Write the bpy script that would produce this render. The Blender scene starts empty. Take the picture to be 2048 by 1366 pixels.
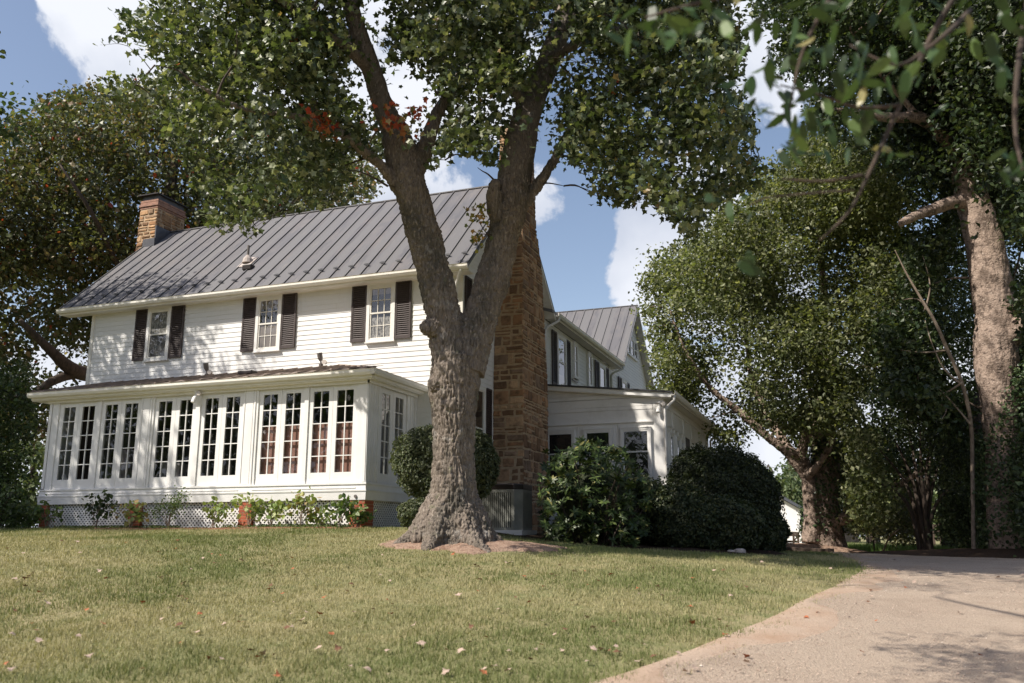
import bpy, bmesh, math, random
import numpy as np
from mathutils import Vector
from math import radians, sin, cos, tan, pi, hypot, atan2, sqrt
sc = bpy.context.scene
COL = sc.collection
# ------------------------------------------------------------------ camera
FPX = 1766.7; PITCH = radians(12.44); YAW = radians(20.25)
CAM = np.array([9.13, -16.09, 0.0])
FW = np.array([-sin(YAW)*cos(PITCH), cos(YAW)*cos(PITCH), sin(PITCH)])
RT = np.array([cos(YAW), sin(YAW), 0.0]); UP = np.cross(RT, FW)
cam_d = bpy.data.cameras.new("camera"); cam = bpy.data.objects.new("camera", cam_d); COL.objects.link(cam)
cam.location = CAM; cam.rotation_euler = (pi/2+PITCH, 0, YAW)
cam_d.sensor_width = 36.0; cam_d.lens = FPX/2048*36.0; cam_d.clip_end = 4000; cam_d.clip_start = 0.05
cam_d.dof.use_dof = True; cam_d.dof.focus_distance = 17.5; cam_d.dof.aperture_fstop = 2.0
sc.camera = cam
# ------------------------------------------------------------------ sun, sky, exposure
SUN_H = np.array([-0.666, -0.746]); SUN_EL = radians(48)
sun_dir = np.array([SUN_H[0]*cos(SUN_EL), SUN_H[1]*cos(SUN_EL), sin(SUN_EL)])
sd = bpy.data.lights.new("sun", 'SUN'); sd.energy = 5.0; sd.angle = radians(0.55); sd.color = (1.0, 0.93, 0.835)
so = bpy.data.objects.new("sun", sd); COL.objects.link(so)
so.rotation_euler = Vector(sun_dir).to_track_quat('Z', 'Y').to_euler()
sc.view_settings.view_transform = 'Standard'; sc.view_settings.look = 'None'
sc.view_settings.exposure = 0.40; sc.view_settings.gamma = 1.0
sc.cycles.max_bounces = 6; sc.cycles.diffuse_bounces = 3; sc.cycles.glossy_bounces = 3
sc.cycles.transmission_bounces = 3; sc.cycles.transparent_max_bounces = 8
try:
    sc.cycles.caustics_reflective = False; sc.cycles.caustics_refractive = False
except Exception: pass

def ray(px, py):
    return FW + RT*(px-1024)/FPX - UP*(py-683)/FPX
def at_d(px, py, d):
    r = ray(px, py); return CAM + r*(d/hypot(r[0], r[1]))
def on_y(px, py, Y):
    r = ray(px, py); return CAM + r*((Y-CAM[1])/r[1])
def on_x(px, py, X):
    r = ray(px, py); return CAM + r*((X-CAM[0])/r[0])

class N:   # tiny node helper
    def __init__(s, nt): s.nt = nt
    def __call__(s, t, **kw):
        n = s.nt.nodes.new(t)
        for k, v in kw.items():
            if k.startswith('_'): setattr(n, k[1:], v)
        return n
    def link(s, a, b): s.nt.links.new(a, b)

world = bpy.data.worlds.new("World"); sc.world = world; world.use_nodes = True
nt = world.node_tree; nt.nodes.clear(); n = N(nt)
out = n('ShaderNodeOutputWorld'); bg = n('ShaderNodeBackground'); bg.inputs[1].default_value = 0.11
n.link(bg.outputs[0], out.inputs[0])
sky = n('ShaderNodeTexSky'); sky.sky_type = 'NISHITA'; sky.sun_disc = False
sky.sun_elevation = SUN_EL; sky.sun_rotation = atan2(SUN_H[0], SUN_H[1])
sky.air_density = 1.0; sky.dust_density = 1.2; sky.ozone_density = 1.6
tc = n('ShaderNodeTexCoord')
def vmath(op, a, b=None):
    m = n('ShaderNodeVectorMath', _operation=op); n.link(a, m.inputs[0])
    if b is not None:
        if hasattr(b, 'is_linked') or hasattr(b, 'links'): n.link(b, m.inputs[1])
        else: m.inputs[1].default_value = b
    return m
def wm(op, a, b=None, c=None, clamp=False):
    m = n('ShaderNodeMath', _operation=op); m.use_clamp = clamp
    for i, v in enumerate((a, b, c)):
        if v is None: continue
        if isinstance(v, (int, float)): m.inputs[i].default_value = v
        else: n.link(v, m.inputs[i])
    return m.outputs[0]
mask = None
for (px, py, r1, r2) in ((235, 40, 5.6, 1.0), (140, -10, 2.6, .5), (250, 120, 4.0, 1.0), (460, 100, 8.0, 3.0), (1345, 470, 4.6, 1.2), (1300, 560, 3.6, 1.0), (1395, 400, 4.0, 1.0), (1460, 560, 6, 1.5),
                        (1060, 385, 3.4, 0.2), (930, 350, 4.2, 0.0), (700, 330, 8.5, 1.5), (860, 120, 11, 2), (1560, 60, 7, 1)):
    d = ray(px, py); d = d/np.linalg.norm(d)
    dt = n('ShaderNodeVectorMath', _operation='DOT_PRODUCT'); n.link(tc.outputs['Generated'], dt.inputs[0]); dt.inputs[1].default_value = d
    mr = n('ShaderNodeMapRange'); mr.inputs['From Min'].default_value = cos(radians(r1)); mr.inputs['From Max'].default_value = cos(radians(r2))
    n.link(dt.outputs['Value'], mr.inputs['Value'])
    amp = {1060: .62, 930: .55, 700: .72, 860: .75}.get(px, 1.0)
    v = wm('MULTIPLY', mr.outputs[0], amp)
    mask = v if mask is None else wm('MAXIMUM', mask, v)
sx = n('ShaderNodeSeparateXYZ'); n.link(tc.outputs['Generated'], sx.inputs[0])
low = n('ShaderNodeMapRange'); n.link(sx.outputs[2], low.inputs['Value'])
low.inputs['From Min'].default_value = 0.30; low.inputs['From Max'].default_value = 0.10; low.inputs['To Max'].default_value = 1.15
mask = wm('MAXIMUM', mask, low.outputs[0])
no = n('ShaderNodeTexNoise'); n.link(tc.outputs['Generated'], no.inputs['Vector'])
no.inputs['Scale'].default_value = 11.0; no.inputs['Detail'].default_value = 9.0; no.inputs['Roughness'].default_value = 0.62; no.inputs['Distortion'].default_value = 0.25
cl = wm('ADD', wm('MULTIPLY', mask, 1.15), wm('MULTIPLY', wm('SUBTRACT', no.outputs[0], 0.5), 1.9))
cr = n('ShaderNodeMapRange'); cr.interpolation_type = 'SMOOTHSTEP'; n.link(cl, cr.inputs['Value'])
cr.inputs['From Min'].default_value = 0.46; cr.inputs['From Max'].default_value = 0.68
no2 = n('ShaderNodeTexNoise'); n.link(tc.outputs['Generated'], no2.inputs['Vector']); no2.inputs['Scale'].default_value = 5; no2.inputs['Detail'].default_value = 7
cc = n('ShaderNodeValToRGB'); n.link(no2.outputs[0], cc.inputs[0])
cc.color_ramp.elements[0].position = 0.36; cc.color_ramp.elements[0].color = (3.9, 4.3, 5.2, 1)
cc.color_ramp.elements[1].position = 0.62; cc.color_ramp.elements[1].color = (6.4, 6.6, 7.1, 1)
mx = n('ShaderNodeMix', _data_type='RGBA'); n.link(cr.outputs[0], mx.inputs[0])
tint = n('ShaderNodeMix', _data_type='RGBA', _blend_type='MULTIPLY'); tint.inputs[0].default_value = 1.0
n.link(sky.outputs[0], tint.inputs[6]); tint.inputs[7].default_value = (1.38, 1.22, 1.12, 1)
n.link(tint.outputs[2], mx.inputs[6]); n.link(cc.outputs[0], mx.inputs[7])
n.link(mx.outputs[2], bg.inputs[0])

# ------------------------------------------------------------------ noise helpers
rng = np.random.default_rng(7); random.seed(7)
_P = np.random.default_rng(99).random(65536)
def _h(i, j, k):
    return _P[(i*73856093 ^ j*19349663 ^ k*83492791) & 65535]
def vnoise(p, s=1.0):
    q = np.asarray(p, float)*s; i = np.floor(q).astype(np.int64); f = q-i; f = f*f*(3-2*f)
    r = 0
    for a in (0, 1):
        for b in (0, 1):
            for c in (0, 1):
                w = (f[:, 0] if a else 1-f[:, 0])*(f[:, 1] if b else 1-f[:, 1])*(f[:, 2] if c else 1-f[:, 2])
                r = r + w*_h(i[:, 0]+a, i[:, 1]+b, i[:, 2]+c)
    return r
def fbm(p, s=1.0, o=3):
    r = 0; a = 0.5; t = 0
    for k in range(o):
        r = r + a*vnoise(np.asarray(p)+k*17.3, s); t += a; a *= .5; s *= 2.1
    return r/t

# ------------------------------------------------------------------ ground height
_c = []
def _g(px, d, z):
    p = at_d(px, 900, d); _c.append((p[0], p[1], z))
_c.append((CAM[0], CAM[1], -1.6))
for px in (0, 350, 700, 1050):
    for d, z in ((5, -1.1), (10, -.6), (14, -.19)): _g(px, d, z)
_g(1050, 18, -.03); _g(1150, 18, -.13)
for px, l in ((1400, ((5, -1.12), (10, -.68), (15, -.36), (19, -.245), (24, -.3))),
              (1700, ((5, -1.2), (10, -.8), (15, -.55), (20, -.43), (25, -.45), (30, -.6), (45, -.5), (80, -.4))),
              (2048, ((5, -1.25), (10, -.9), (15, -.65), (20, -.5), (25, -.49), (30, -.6), (50, -.5), (80, -.4))),
              (2600, ((8, -1.1), (16, -.7), (25, -.5), (50, -.6), (80, -.6)))):
    for d, z in l: _g(px, d, z)
for x, y, z in ((-9, -.3, .17), (-4.5, -.3, .17), (0, -.3, .16), (0, 3, .15), (-12, 2, .17), (-12, 8, .1), (-5, 6, .15), (2.5, 1.2, .09), (5, 6.4, -.2), (5, 15, -.35), (1, 20, -.3),
                (-9, -2.5, .1), (-14, -4, 0.05), (-4, -2.3, .03), (-20, -20, -1.5), (0, -35, -2.5), (20, -35, -2.5), (-25, 5, 0), (-20, 30, -.3), (0, 45, -.5), (-60, 0, -.5), (-50, 50, -.5), (-40, -40, -2), (40, -40, -2), (60, 0, -1), (50, 40, -.8), (10, 65, -.45)):
    _c.append((x, y, z))
_c = np.array(_c)
def _tps(r2): return 0.5*r2*np.log(r2+1e-9)
_n = len(_c); _A = np.zeros((_n+3, _n+3))
_A[:_n, :_n] = _tps((_c[:, None, 0]-_c[None, :, 0])**2+(_c[:, None, 1]-_c[None, :, 1])**2) + np.eye(_n)*0.15
_A[:_n, _n] = 1; _A[:_n, _n+1] = _c[:, 0]; _A[:_n, _n+2] = _c[:, 1]; _A[_n:, :_n] = _A[:_n, _n:].T
_w = np.linalg.solve(_A, np.concatenate([_c[:, 2], [0, 0, 0]]))
def gz(x, y):
    x = np.atleast_1d(np.asarray(x, float)); y = np.atleast_1d(np.asarray(y, float)); sh = x.shape
    x = x.ravel(); y = y.ravel()
    R = np.hypot(x-2, y-2); k = np.minimum(1, 78/np.maximum(R, 1e-6)); X = 2+(x-2)*k; Y = 2+(y-2)*k
    z = np.zeros(len(x))
    for a in range(0, len(x), 20000):
        s = slice(a, a+20000)
        z[s] = _tps((X[s, None]-_c[None, :, 0])**2+(Y[s, None]-_c[None, :, 1])**2) @ _w[:_n] + _w[_n]+_w[_n+1]*X[s]+_w[_n+2]*Y[s]
    t = np.clip((R-78)/120, 0, 1); z = z*(1-t)-1.0*t
    p = np.stack([x, y, np.zeros(len(x))], 1)
    z = z + (vnoise(p, .8)-.5)*.035 + (vnoise(p, 3.1)-.5)*.012
    return z.reshape(sh)
def g1(x, y): return float(gz(x, y)[0])
def ground_px(px, py):
    r = ray(px, py); r = r/hypot(r[0], r[1]); ds = np.arange(3, 90, .05)
    z = gz(CAM[0]+r[0]*ds, CAM[1]+r[1]*ds); k = np.argmax(CAM[2]+r[2]*ds < z)
    d = ds[k] if (CAM[2]+r[2]*ds[k] < z[k]) else 30
    return np.array([CAM[0]+r[0]*d, CAM[1]+r[1]*d, CAM[2]+r[2]*d])
def base_at(px, d):
    p = at_d(px, 1000, d); return np.array([p[0], p[1], g1(p[0], p[1])])

# ------------------------------------------------------------------ object helpers
def tag(o, label=None, cat=None, group=None, kind=None):
    if label: o['label'] = label
    if cat: o['category'] = cat
    if group: o['group'] = group
    if kind: o['kind'] = kind
    return o
WL = {}
def wloc(o):
    return WL.get(o.name, np.zeros(3)) if o is not None else np.zeros(3)
def empty(name, loc, label=None, cat=None, group=None, kind=None, parent=None):
    o = bpy.data.objects.new(name, None); COL.objects.link(o); o.empty_display_size = .3
    loc = np.array(loc, float); o.parent = parent; o.location = loc-wloc(parent); WL[o.name] = loc
    return tag(o, label, cat, group, kind)
def np_mesh(name, verts, loops, counts, mat, parent=None, smooth=False, col=None):
    """verts (n,3) world; loops flat index array; counts per face (int or array)"""
    me = bpy.data.meshes.new(name); off = wloc(parent)
    verts = np.asarray(verts, np.float64)-off
    loops = np.asarray(loops, np.int32).ravel()
    if np.isscalar(counts): counts = np.full(len(loops)//counts, counts, np.int32)
    counts = np.asarray(counts, np.int32); start = np.concatenate([[0], np.cumsum(counts)[:-1]]).astype(np.int32)
    me.vertices.add(len(verts)); me.vertices.foreach_set('co', verts.astype(np.float32).ravel())
    me.loops.add(len(loops)); me.loops.foreach_set('vertex_index', loops)
    me.polygons.add(len(counts)); me.polygons.foreach_set('loop_start', start)
    try: me.polygons.foreach_set('loop_total', counts)
    except Exception: pass
    me.polygons.foreach_set('use_smooth', np.full(len(counts), smooth))
    if col is not None:
        at = me.color_attributes.new('Col', 'FLOAT_COLOR', 'POINT')
        c = np.ones((len(verts), 4), np.float32); c[:, :3] = col; at.data.foreach_set('color', c.ravel())
    me.update(calc_edges=True); me.validate()
    if mat is not None: me.materials.append(mat)
    o = bpy.data.objects.new(name, me); COL.objects.link(o); o.parent = parent; WL[o.name] = off
    return o

class MB:
    def __init__(s, fr=None): s.v = []; s.f = []; s.c = []; s.fr = fr; s.n = 0; s.col = None
    def T(s, p):
        p = np.atleast_2d(np.asarray(p, float))
        if s.fr is None: return p
        o, u, nn = s.fr; return o+p[:, :1]*u+p[:, 1:2]*nn+p[:, 2:3]*np.array([0, 0, 1.])
    def add(s, vs, fs):
        vs = s.T(vs); s.v.append(vs)
        for f in fs: s.f.append([i+s.n for i in f])
        if s.col is not None: s.c.append(np.tile(s.col, (len(vs), 1)))
        s.n += len(vs)
    def box(s, x0, x1, y0, y1, z0, z1):
        s.add([(x, y, z) for x in (x0, x1) for y in (y0, y1) for z in (z0, z1)],
              [(0, 1, 3, 2), (4, 6, 7, 5), (0, 4, 5, 1), (2, 3, 7, 6), (0, 2, 6, 4), (1, 5, 7, 3)])
    def poly(s, pts): s.add(pts, [tuple(range(len(pts)))])
    def prism(s, pts, d):   # extrude polygon by vector d
        pts = np.asarray(pts, float); m = len(pts)
        s.add(np.vstack([pts, pts+np.asarray(d, float)]), [tuple(range(m))[::-1], tuple(range(m, 2*m))]+[(i, (i+1) % m, (i+1) % m+m, i+m) for i in range(m)])
    def bar(s, a, b, w, h, up=(0, 0, 1)):
        a = np.asarray(a, float); b = np.asarray(b, float); d = b-a; d /= np.linalg.norm(d)+1e-9
        x = np.cross(d, up); x /= np.linalg.norm(x)+1e-9; y = np.cross(x, d)
        q = [a+x*w/2*i+y*h/2*j for i, j in ((-1, -1), (1, -1), (1, 1), (-1, 1))]
        s.prism(q, b-a)
    def tube(s, pts, rad, k=8, cap=True):
        pts = np.asarray(pts, float); m = len(pts)
        rad = np.broadcast_to(np.asarray(rad, float), (m,))
        t = np.gradient(pts, axis=0); t /= np.linalg.norm(t, axis=1)[:, None]+1e-9
        ref = np.array([0, 0, 1.]) if abs(t[0][2]) < .9 else np.array([1., 0, 0])
        vs = []
        for i in range(m):
            x = np.cross(t[i], ref); x /= np.linalg.norm(x)+1e-9; y = np.cross(t[i], x); ref = np.cross(x, t[i]) if abs(t[i][2]) < .999 else ref
            a = np.arange(k)*2*pi/k
            vs.append(pts[i]+rad[i]*(np.cos(a)[:, None]*x+np.sin(a)[:, None]*y))
        fs = [(i*k+j, i*k+(j+1) % k, (i+1)*k+(j+1) % k, (i+1)*k+j) for i in range(m-1) for j in range(k)]
        if cap: fs += [tuple(range(k))[::-1], tuple(range((m-1)*k, m*k))]
        s.add(np.vstack(vs), fs)
    def build(s, name, mat, parent=None, smooth=False, bevel=0):
        v = np.vstack(s.v); cnt = [len(f) for f in s.f]; lp = [i for f in s.f for i in f]
        o = np_mesh(name, v, lp, cnt, mat, parent, smooth, np.vstack(s.c) if s.c else None)
        bm = bmesh.new(); bm.from_mesh(o.data); bmesh.ops.recalc_face_normals(bm, faces=bm.faces[:]); bm.to_mesh(o.data); bm.free()
        if bevel:
            b = o.modifiers.new('bevel', 'BEVEL'); b.width = bevel; b.segments = 2; b.limit_method = 'ANGLE'
        return o

# ------------------------------------------------------------------ materials
def mat(name, base=(.5, .5, .5), rough=.6, noise=None, bump=None, spec=.4, metal=0, attr=False, trans=0, coords='Object', backf=0):
    """noise: list of (scale, detail, colour, lo, hi[, stretch]) mixed over the base; bump: list of (scale, strength, dist[, stretch])"""
    m = bpy.data.materials.new(name); m.use_nodes = True; t = m.node_tree; t.nodes.clear(); q = N(t)
    o = q('ShaderNodeOutputMaterial'); p = q('ShaderNodeBsdfPrincipled')
    p.inputs['Roughness'].default_value = rough; p.inputs['Metallic'].default_value = metal
    p.inputs['Specular IOR Level'].default_value = spec
    tcd = q('ShaderNodeTexCoord')
    if coords == 'World':
        ge = q('ShaderNodeNewGeometry'); vec = ge.outputs['Position']
    else: vec = tcd.outputs[coords]
    def vecs(st):
        if not st: return vec
        mp = q('ShaderNodeMapping'); q.link(vec, mp.inputs[0]); mp.inputs['Scale'].default_value = st; return mp.outputs[0]
    if attr:
        a = q('ShaderNodeVertexColor'); a.layer_name = 'Col'; c = a.outputs[0]
    else:
        a = q('ShaderNodeRGB'); a.outputs[0].default_value = (*base, 1); c = a.outputs[0]
    for e in (noise or []):
        nz = q('ShaderNodeTexNoise'); q.link(vecs(e[5] if len(e) > 5 else None), nz.inputs['Vector'])
        nz.inputs['Scale'].default_value = e[0]; nz.inputs['Detail'].default_value = e[1]; nz.inputs['Roughness'].default_value = .6
        mr = q('ShaderNodeMapRange'); q.link(nz.outputs[0], mr.inputs['Value']); mr.inputs['From Min'].default_value = e[3]; mr.inputs['From Max'].default_value = e[4]
        mxx = q('ShaderNodeMix', _data_type='RGBA'); q.link(mr.outputs[0], mxx.inputs[0]); q.link(c, mxx.inputs[6])
        mxx.inputs[7].default_value = (*e[2], 1); c = mxx.outputs[2]
    q.link(c, p.inputs['Base Color'])
    last = None
    for e in (bump or []):
        nz = q('ShaderNodeTexNoise'); q.link(vecs(e[3] if len(e) > 3 else None), nz.inputs['Vector'])
        nz.inputs['Scale'].default_value = e[0]; nz.inputs['Detail'].default_value = 5
        b = q('ShaderNodeBump'); b.inputs['Strength'].default_value = e[1]; b.inputs['Distance'].default_value = e[2]
        q.link(nz.outputs[0], b.inputs['Height'])
        if last: q.link(last, b.inputs['Normal'])
        last = b.outputs[0]
    if last: q.link(last, p.inputs['Normal'])
    if trans:
        tr = q('ShaderNodeBsdfTranslucent'); hs = q('ShaderNodeMix', _data_type='RGBA', _blend_type='MULTIPLY'); hs.inputs[0].default_value = 1
        q.link(c, hs.inputs[6]); hs.inputs[7].default_value = (1.35, 1.4, .6, 1); q.link(hs.outputs[2], tr.inputs[0])
        ms = q('ShaderNodeMixShader'); ms.inputs[0].default_value = trans; q.link(p.outputs[0], ms.inputs[1]); q.link(tr.outputs[0], ms.inputs[2])
        q.link(ms.outputs[0], o.inputs[0])
    else: q.link(p.outputs[0], o.inputs[0])
    return m
def glass_mat():
    m = bpy.data.materials.new('window_glass'); m.use_nodes = True; t = m.node_tree; t.nodes.clear(); q = N(t)
    o = q('ShaderNodeOutputMaterial'); g = q('ShaderNodeBsdfGlossy'); g.inputs['Roughness'].default_value = .015; g.inputs[0].default_value = (.95, .95, .97, 1)
    tr = q('ShaderNodeBsdfTransparent'); tr.inputs[0].default_value = (.86, .88, .88, 1)
    lw = q('ShaderNodeLayerWeight'); lw.inputs[0].default_value = .5
    pw = q('ShaderNodeMath', _operation='POWER'); q.link(lw.outputs['Facing'], pw.inputs[0]); pw.inputs[1].default_value = 3.2
    fr = q('ShaderNodeMath', _operation='MULTIPLY_ADD'); q.link(pw.outputs[0], fr.inputs[0]); fr.inputs[1].default_value = .80; fr.inputs[2].default_value = .08
    tcd = q('ShaderNodeTexCoord'); nz = q('ShaderNodeTexNoise'); q.link(tcd.outputs['Object'], nz.inputs['Vector']); nz.inputs['Scale'].default_value = 2.2; nz.inputs['Detail'].default_value = 2
    b = q('ShaderNodeBump'); b.inputs['Strength'].default_value = .12; b.inputs['Distance'].default_value = .01; q.link(nz.outputs[0], b.inputs['Height']); q.link(b.outputs[0], g.inputs['Normal'])
    ms = q('ShaderNodeMixShader'); q.link(fr.outputs[0], ms.inputs[0]); q.link(tr.outputs[0], ms.inputs[1]); q.link(g.outputs[0], ms.inputs[2]); q.link(ms.outputs[0], o.inputs[0])
    return m
M = {}
M['white'] = mat('white_paint', (.80, .79, .765), .45, [(1.3, 5, (.70, .69, .66), .45, .75), (14, 5, (.66, .65, .61), .62, .85)], [(40, .06, .004)], coords='World')
M['siding'] = mat('white_siding', (.81, .805, .785), .5, [(.7, 4, (.71, .71, .69), .45, .75), (3, 5, (.62, .60, .55), .62, .85, (1, 1, .12)), (9, 5, (.68, .67, .64), .62, .9, (1, 1, .25))], [(25, .05, .004)], coords='World')
M['trim'] = mat('cream_trim', (.79, .765, .70), .42, [(2, 5, (.66, .63, .55), .5, .85)], [(30, .05, .004)], coords='World')
M['sidepaint'] = mat('worn_panel_paint', (.76, .745, .715), .55, [(2.2, 5, (.62, .60, .56), .5, .8), (20, 5, (.55, .52, .48), .64, .8)], [(25, .1, .005)], coords='World')
M['roof'] = mat('grey_metal_roof', (.128, .126, .134), .48, [(1.1, 6, (.17, .158, .155), .42, .72), (5, 6, (.10, .10, .108), .5, .72, (1.5, .25, .25)), (2.4, 1, (.150, .147, .150), .50, .54, (1, .02, .02)), (9, 5, (.20, .185, .175), .62, .74, (1.5, .15, .15)), (60, 2, (.42, .41, .40), .77, .8)], [(3, .15, .01), (60, .05, .003)], spec=.35, coords='World')
M['roofold'] = mat('weathered_porch_roof', (.30, .24, .20), .75, [(3, 6, (.17, .14, .12), .45, .65), (9, 6, (.42, .35, .29), .55, .75)], [(14, .5, .02)], coords='World')
M['roofedge'] = mat('dark_roof_edge', (.05, .05, .055), .5, coords='World')
M['shutter'] = mat('brown_black_shutter', (.060, .047, .045), .55, [(8, 4, (.085, .066, .062), .45, .7)], coords='World', spec=.35)
M['dark'] = mat('painted_shade_dark', (.012, .011, .011), .9)  # near-black tone paints the shade behind window panes and lattice
M['dim'] = mat('painted_shade_dim', (.035, .03, .027), .9, [(1.5, 3, (.008, .008, .008), .4, .6)], coords='World')  # low tone puts the dimness of unlit space into the colour
M['brown_blind'] = mat('brown_paper_blind', (.36, .185, .14), .8, [(2, 4, (.30, .16, .125), .4, .7)], coords='World')
M['grey_cloth'] = mat('grey_cloth', (.23, .21, .21), .9)
M['lace'] = mat('lace_curtain', (.46, .43, .40), .9, [(22, 4, (.12, .11, .10), .42, .6, (1, 1, .5))], coords='World')
M['tan_shade'] = mat('tan_shade', (.27, .225, .19), .9, coords='World')
M['plastic_film'] = mat('crumpled_curtain', (.12, .11, .11), .5, [(9, 5, (.45, .44, .45), .52, .7, (1, 1, .35))], [(6, .6, .05)], coords='World')
M['glass'] = glass_mat()
M['brick'] = mat('red_brick', (.40, .105, .05), .85, [(7, 4, (.26, .07, .04), .4, .7)], [(30, .4, .01)], coords='World')
M['oldbrick'] = mat('old_soot_brick', (.36, .20, .14), .85, [(9, 4, (.22, .13, .10), .42, .66)], [(30, .4, .01)], coords='World')
M['mortar'] = mat('tan_mortar', (.47, .355, .24), .9, [(10, 5, (.38, .26, .15), .4, .7)], [(30, .5, .01)], coords='World')
M['stone'] = mat('brown_fieldstone', (.2, .13, .08), .85, [(5, 6, (.10, .06, .035), .46, .72), (18, 5, (.36, .25, .15), .60, .85)], [(12, .6, .03), (50, .3, .008)], attr=True, coords='World')
M['flash'] = mat('lead_flashing', (.07, .072, .085), .45, [(5, 4, (.11, .11, .12), .4, .7)], coords='World')
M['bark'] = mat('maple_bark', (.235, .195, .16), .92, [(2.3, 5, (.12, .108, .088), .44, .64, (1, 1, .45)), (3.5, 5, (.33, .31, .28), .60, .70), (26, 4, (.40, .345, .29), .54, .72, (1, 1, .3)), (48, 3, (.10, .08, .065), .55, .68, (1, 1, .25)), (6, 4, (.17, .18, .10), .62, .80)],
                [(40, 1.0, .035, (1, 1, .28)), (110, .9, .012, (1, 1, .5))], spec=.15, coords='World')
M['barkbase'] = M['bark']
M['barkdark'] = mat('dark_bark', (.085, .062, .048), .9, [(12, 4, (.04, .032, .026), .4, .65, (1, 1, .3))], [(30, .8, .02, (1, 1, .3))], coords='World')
M['barkpink'] = mat('flaky_bark', (.33, .25, .20), .9, [(2.2, 5, (.15, .11, .085), .50, .60), (9, 5, (.13, .095, .075), .50, .62), (24, 4, (.46, .37, .305), .55, .72)], [(26, 1.0, .03), (8, .5, .04)], coords='World')
M['barkpale'] = mat('pale_dead_wood', (.27, .215, .165), .9, [(10, 4, (.15, .11, .08), .4, .7)], [(30, .6, .01)], coords='World')
M['leaf'] = mat('leaf', rough=.45, attr=True, trans=.28, spec=.4)
M['leaf_glow'] = mat('leaf_light', rough=.5, attr=True, trans=.40, spec=.4)
M['leaf_maple'] = mat('leaf_dull', rough=.42, attr=True, trans=.30, spec=.5)
M['leafy_dark'] = mat('leaf_waxy', rough=.42, attr=True, trans=.10, spec=.35)
M['leaf_near'] = mat('near_leaf', rough=.4, attr=True, trans=.3, spec=.5)
M['dryleaf'] = [mat('dry_leaf_%s' % a, c, .8, [(30, 3, tuple(x*.6 for x in c), .45, .7)], trans=0) for a, c in (('pale', (.44, .33, .26)), ('rust', (.36, .12, .05)), ('brown', (.15, .075, .04)))]
M['grass'] = mat('grass_blades', rough=.6, attr=True, trans=.2, spec=.2)
M['lawn'] = mat('lawn_soil', (.20, .195, .095), .95, [(.45, 5, (.29, .25, .14), .40, .66), (3, 5, (.13, .15, .06), .48, .72), (60, 4, (.36, .31, .19), .56, .8)], [(30, .6, .03), (140, .6, .01)], spec=.1, coords='World')
M['gravel'] = mat('gravel_drive', (.40, .318, .246), .95, [(.45, 4, (.46, .372, .29), .4, .65), (1.6, 6, (.335, .262, .20), .50, .72), (6, 6, (.43, .35, .27), .52, .72), (45, 4, (.29, .225, .175), .54, .66), (95, 3, (.17, .13, .105), .62, .72), (150, 2, (.60, .51, .42), .62, .70)],
                  [(1.2, .5, .06), (45, .8, .02), (120, 1.0, .014)], spec=.15, coords='World')
M['dirt'] = mat('red_soil', (.21, .105, .065), .95, [(6, 5, (.30, .17, .11), .45, .7), (40, 4, (.12, .06, .04), .5, .7)], [(20, .8, .03), (90, .8, .01)], spec=.1, coords='World')
M['edgesoil'] = mat('sandy_red_soil', (.40, .300, .225), .95, [(3, 5, (.36, .25, .175), .45, .7), (1.3, 5, (.42, .325, .25), .45, .6), (50, 4, (.22, .15, .10), .56, .75), (110, 3, (.5, .40, .32), .62, .78)], [(20, .5, .02), (110, .8, .01)], spec=.1, coords='World')
M['mulch'] = mat('mulch', (.37, .26, .195), .95, [(9, 5, (.24, .15, .105), .45, .65), (55, 4, (.42, .29, .22), .56, .75), (120, 3, (.10, .06, .045), .55, .7)], [(25, .9, .04), (110, 1, .012)], spec=.1, coords='World')
M['pebble'] = mat('pebble', rough=.9, attr=True, spec=.15)
M['darksoil'] = mat('leaf_litter_soil', (.05, .035, .025), .95, [(20, 4, (.13, .075, .05), .55, .7)], [(30, .8, .03)], spec=.1, coords='World')
M['acmetal'] = mat('green_grey_metal', (.27, .275, .245), .45, [(4, 4, (.21, .21, .19), .4, .7)], coords='World', metal=.0)
M['acdark'] = mat('dark_brown_metal', (.022, .016, .014), .4, coords='World')
M['timber'] = mat('weathered_timber', (.085, .06, .045), .85, [(10, 4, (.05, .035, .028), .4, .7, (1, 1, .2))], coords='World')
M['greypipe'] = mat('dull_metal', (.13, .115, .105), .5, coords='World')
M['lens'] = mat('lamp_lens', (.55, .5, .45), .2, coords='World')
M['plaster'] = mat('white_rendered_wall', (.80, .79, .78), .8, [(2, 4, (.72, .71, .70), .5, .8)], coords='World')
M['slate'] = mat('slate_roof', (.075, .082, .10), .6, coords='World')
M['potw'] = mat('pale_stone', (.5, .44, .40), .8, [(10, 4, (.35, .3, .27), .4, .7)], coords='World')

# =================================================================== FARMHOUSE
X_ = np.array([1., 0, 0]); Y_ = np.array([0, 1., 0]); Z_ = np.array([0, 0, 1.])
house = empty('farmhouse', (-4.5, 2.26, .15), 'white clapboard farmhouse with grey standing seam roof, dark shutters and glazed front sunroom', 'house')
FM = (np.array([0, 2.26, 0.]), X_, -Y_)      # main front wall
FG = (np.array([1.11, 0, 0.]), Y_, X_)       # right gable / wing wall
FS = (np.array([0, 0, 0.]), X_, -Y_)         # sunroom front
FR = (np.array([0, 0, 0.]), Y_, X_)          # sunroom right side
FP = (np.array([0, 6.6, 0.]), X_, -Y_)       # side porch front
FQ = (np.array([4.95, 0, 0.]), Y_, X_)       # side porch long wall

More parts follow.
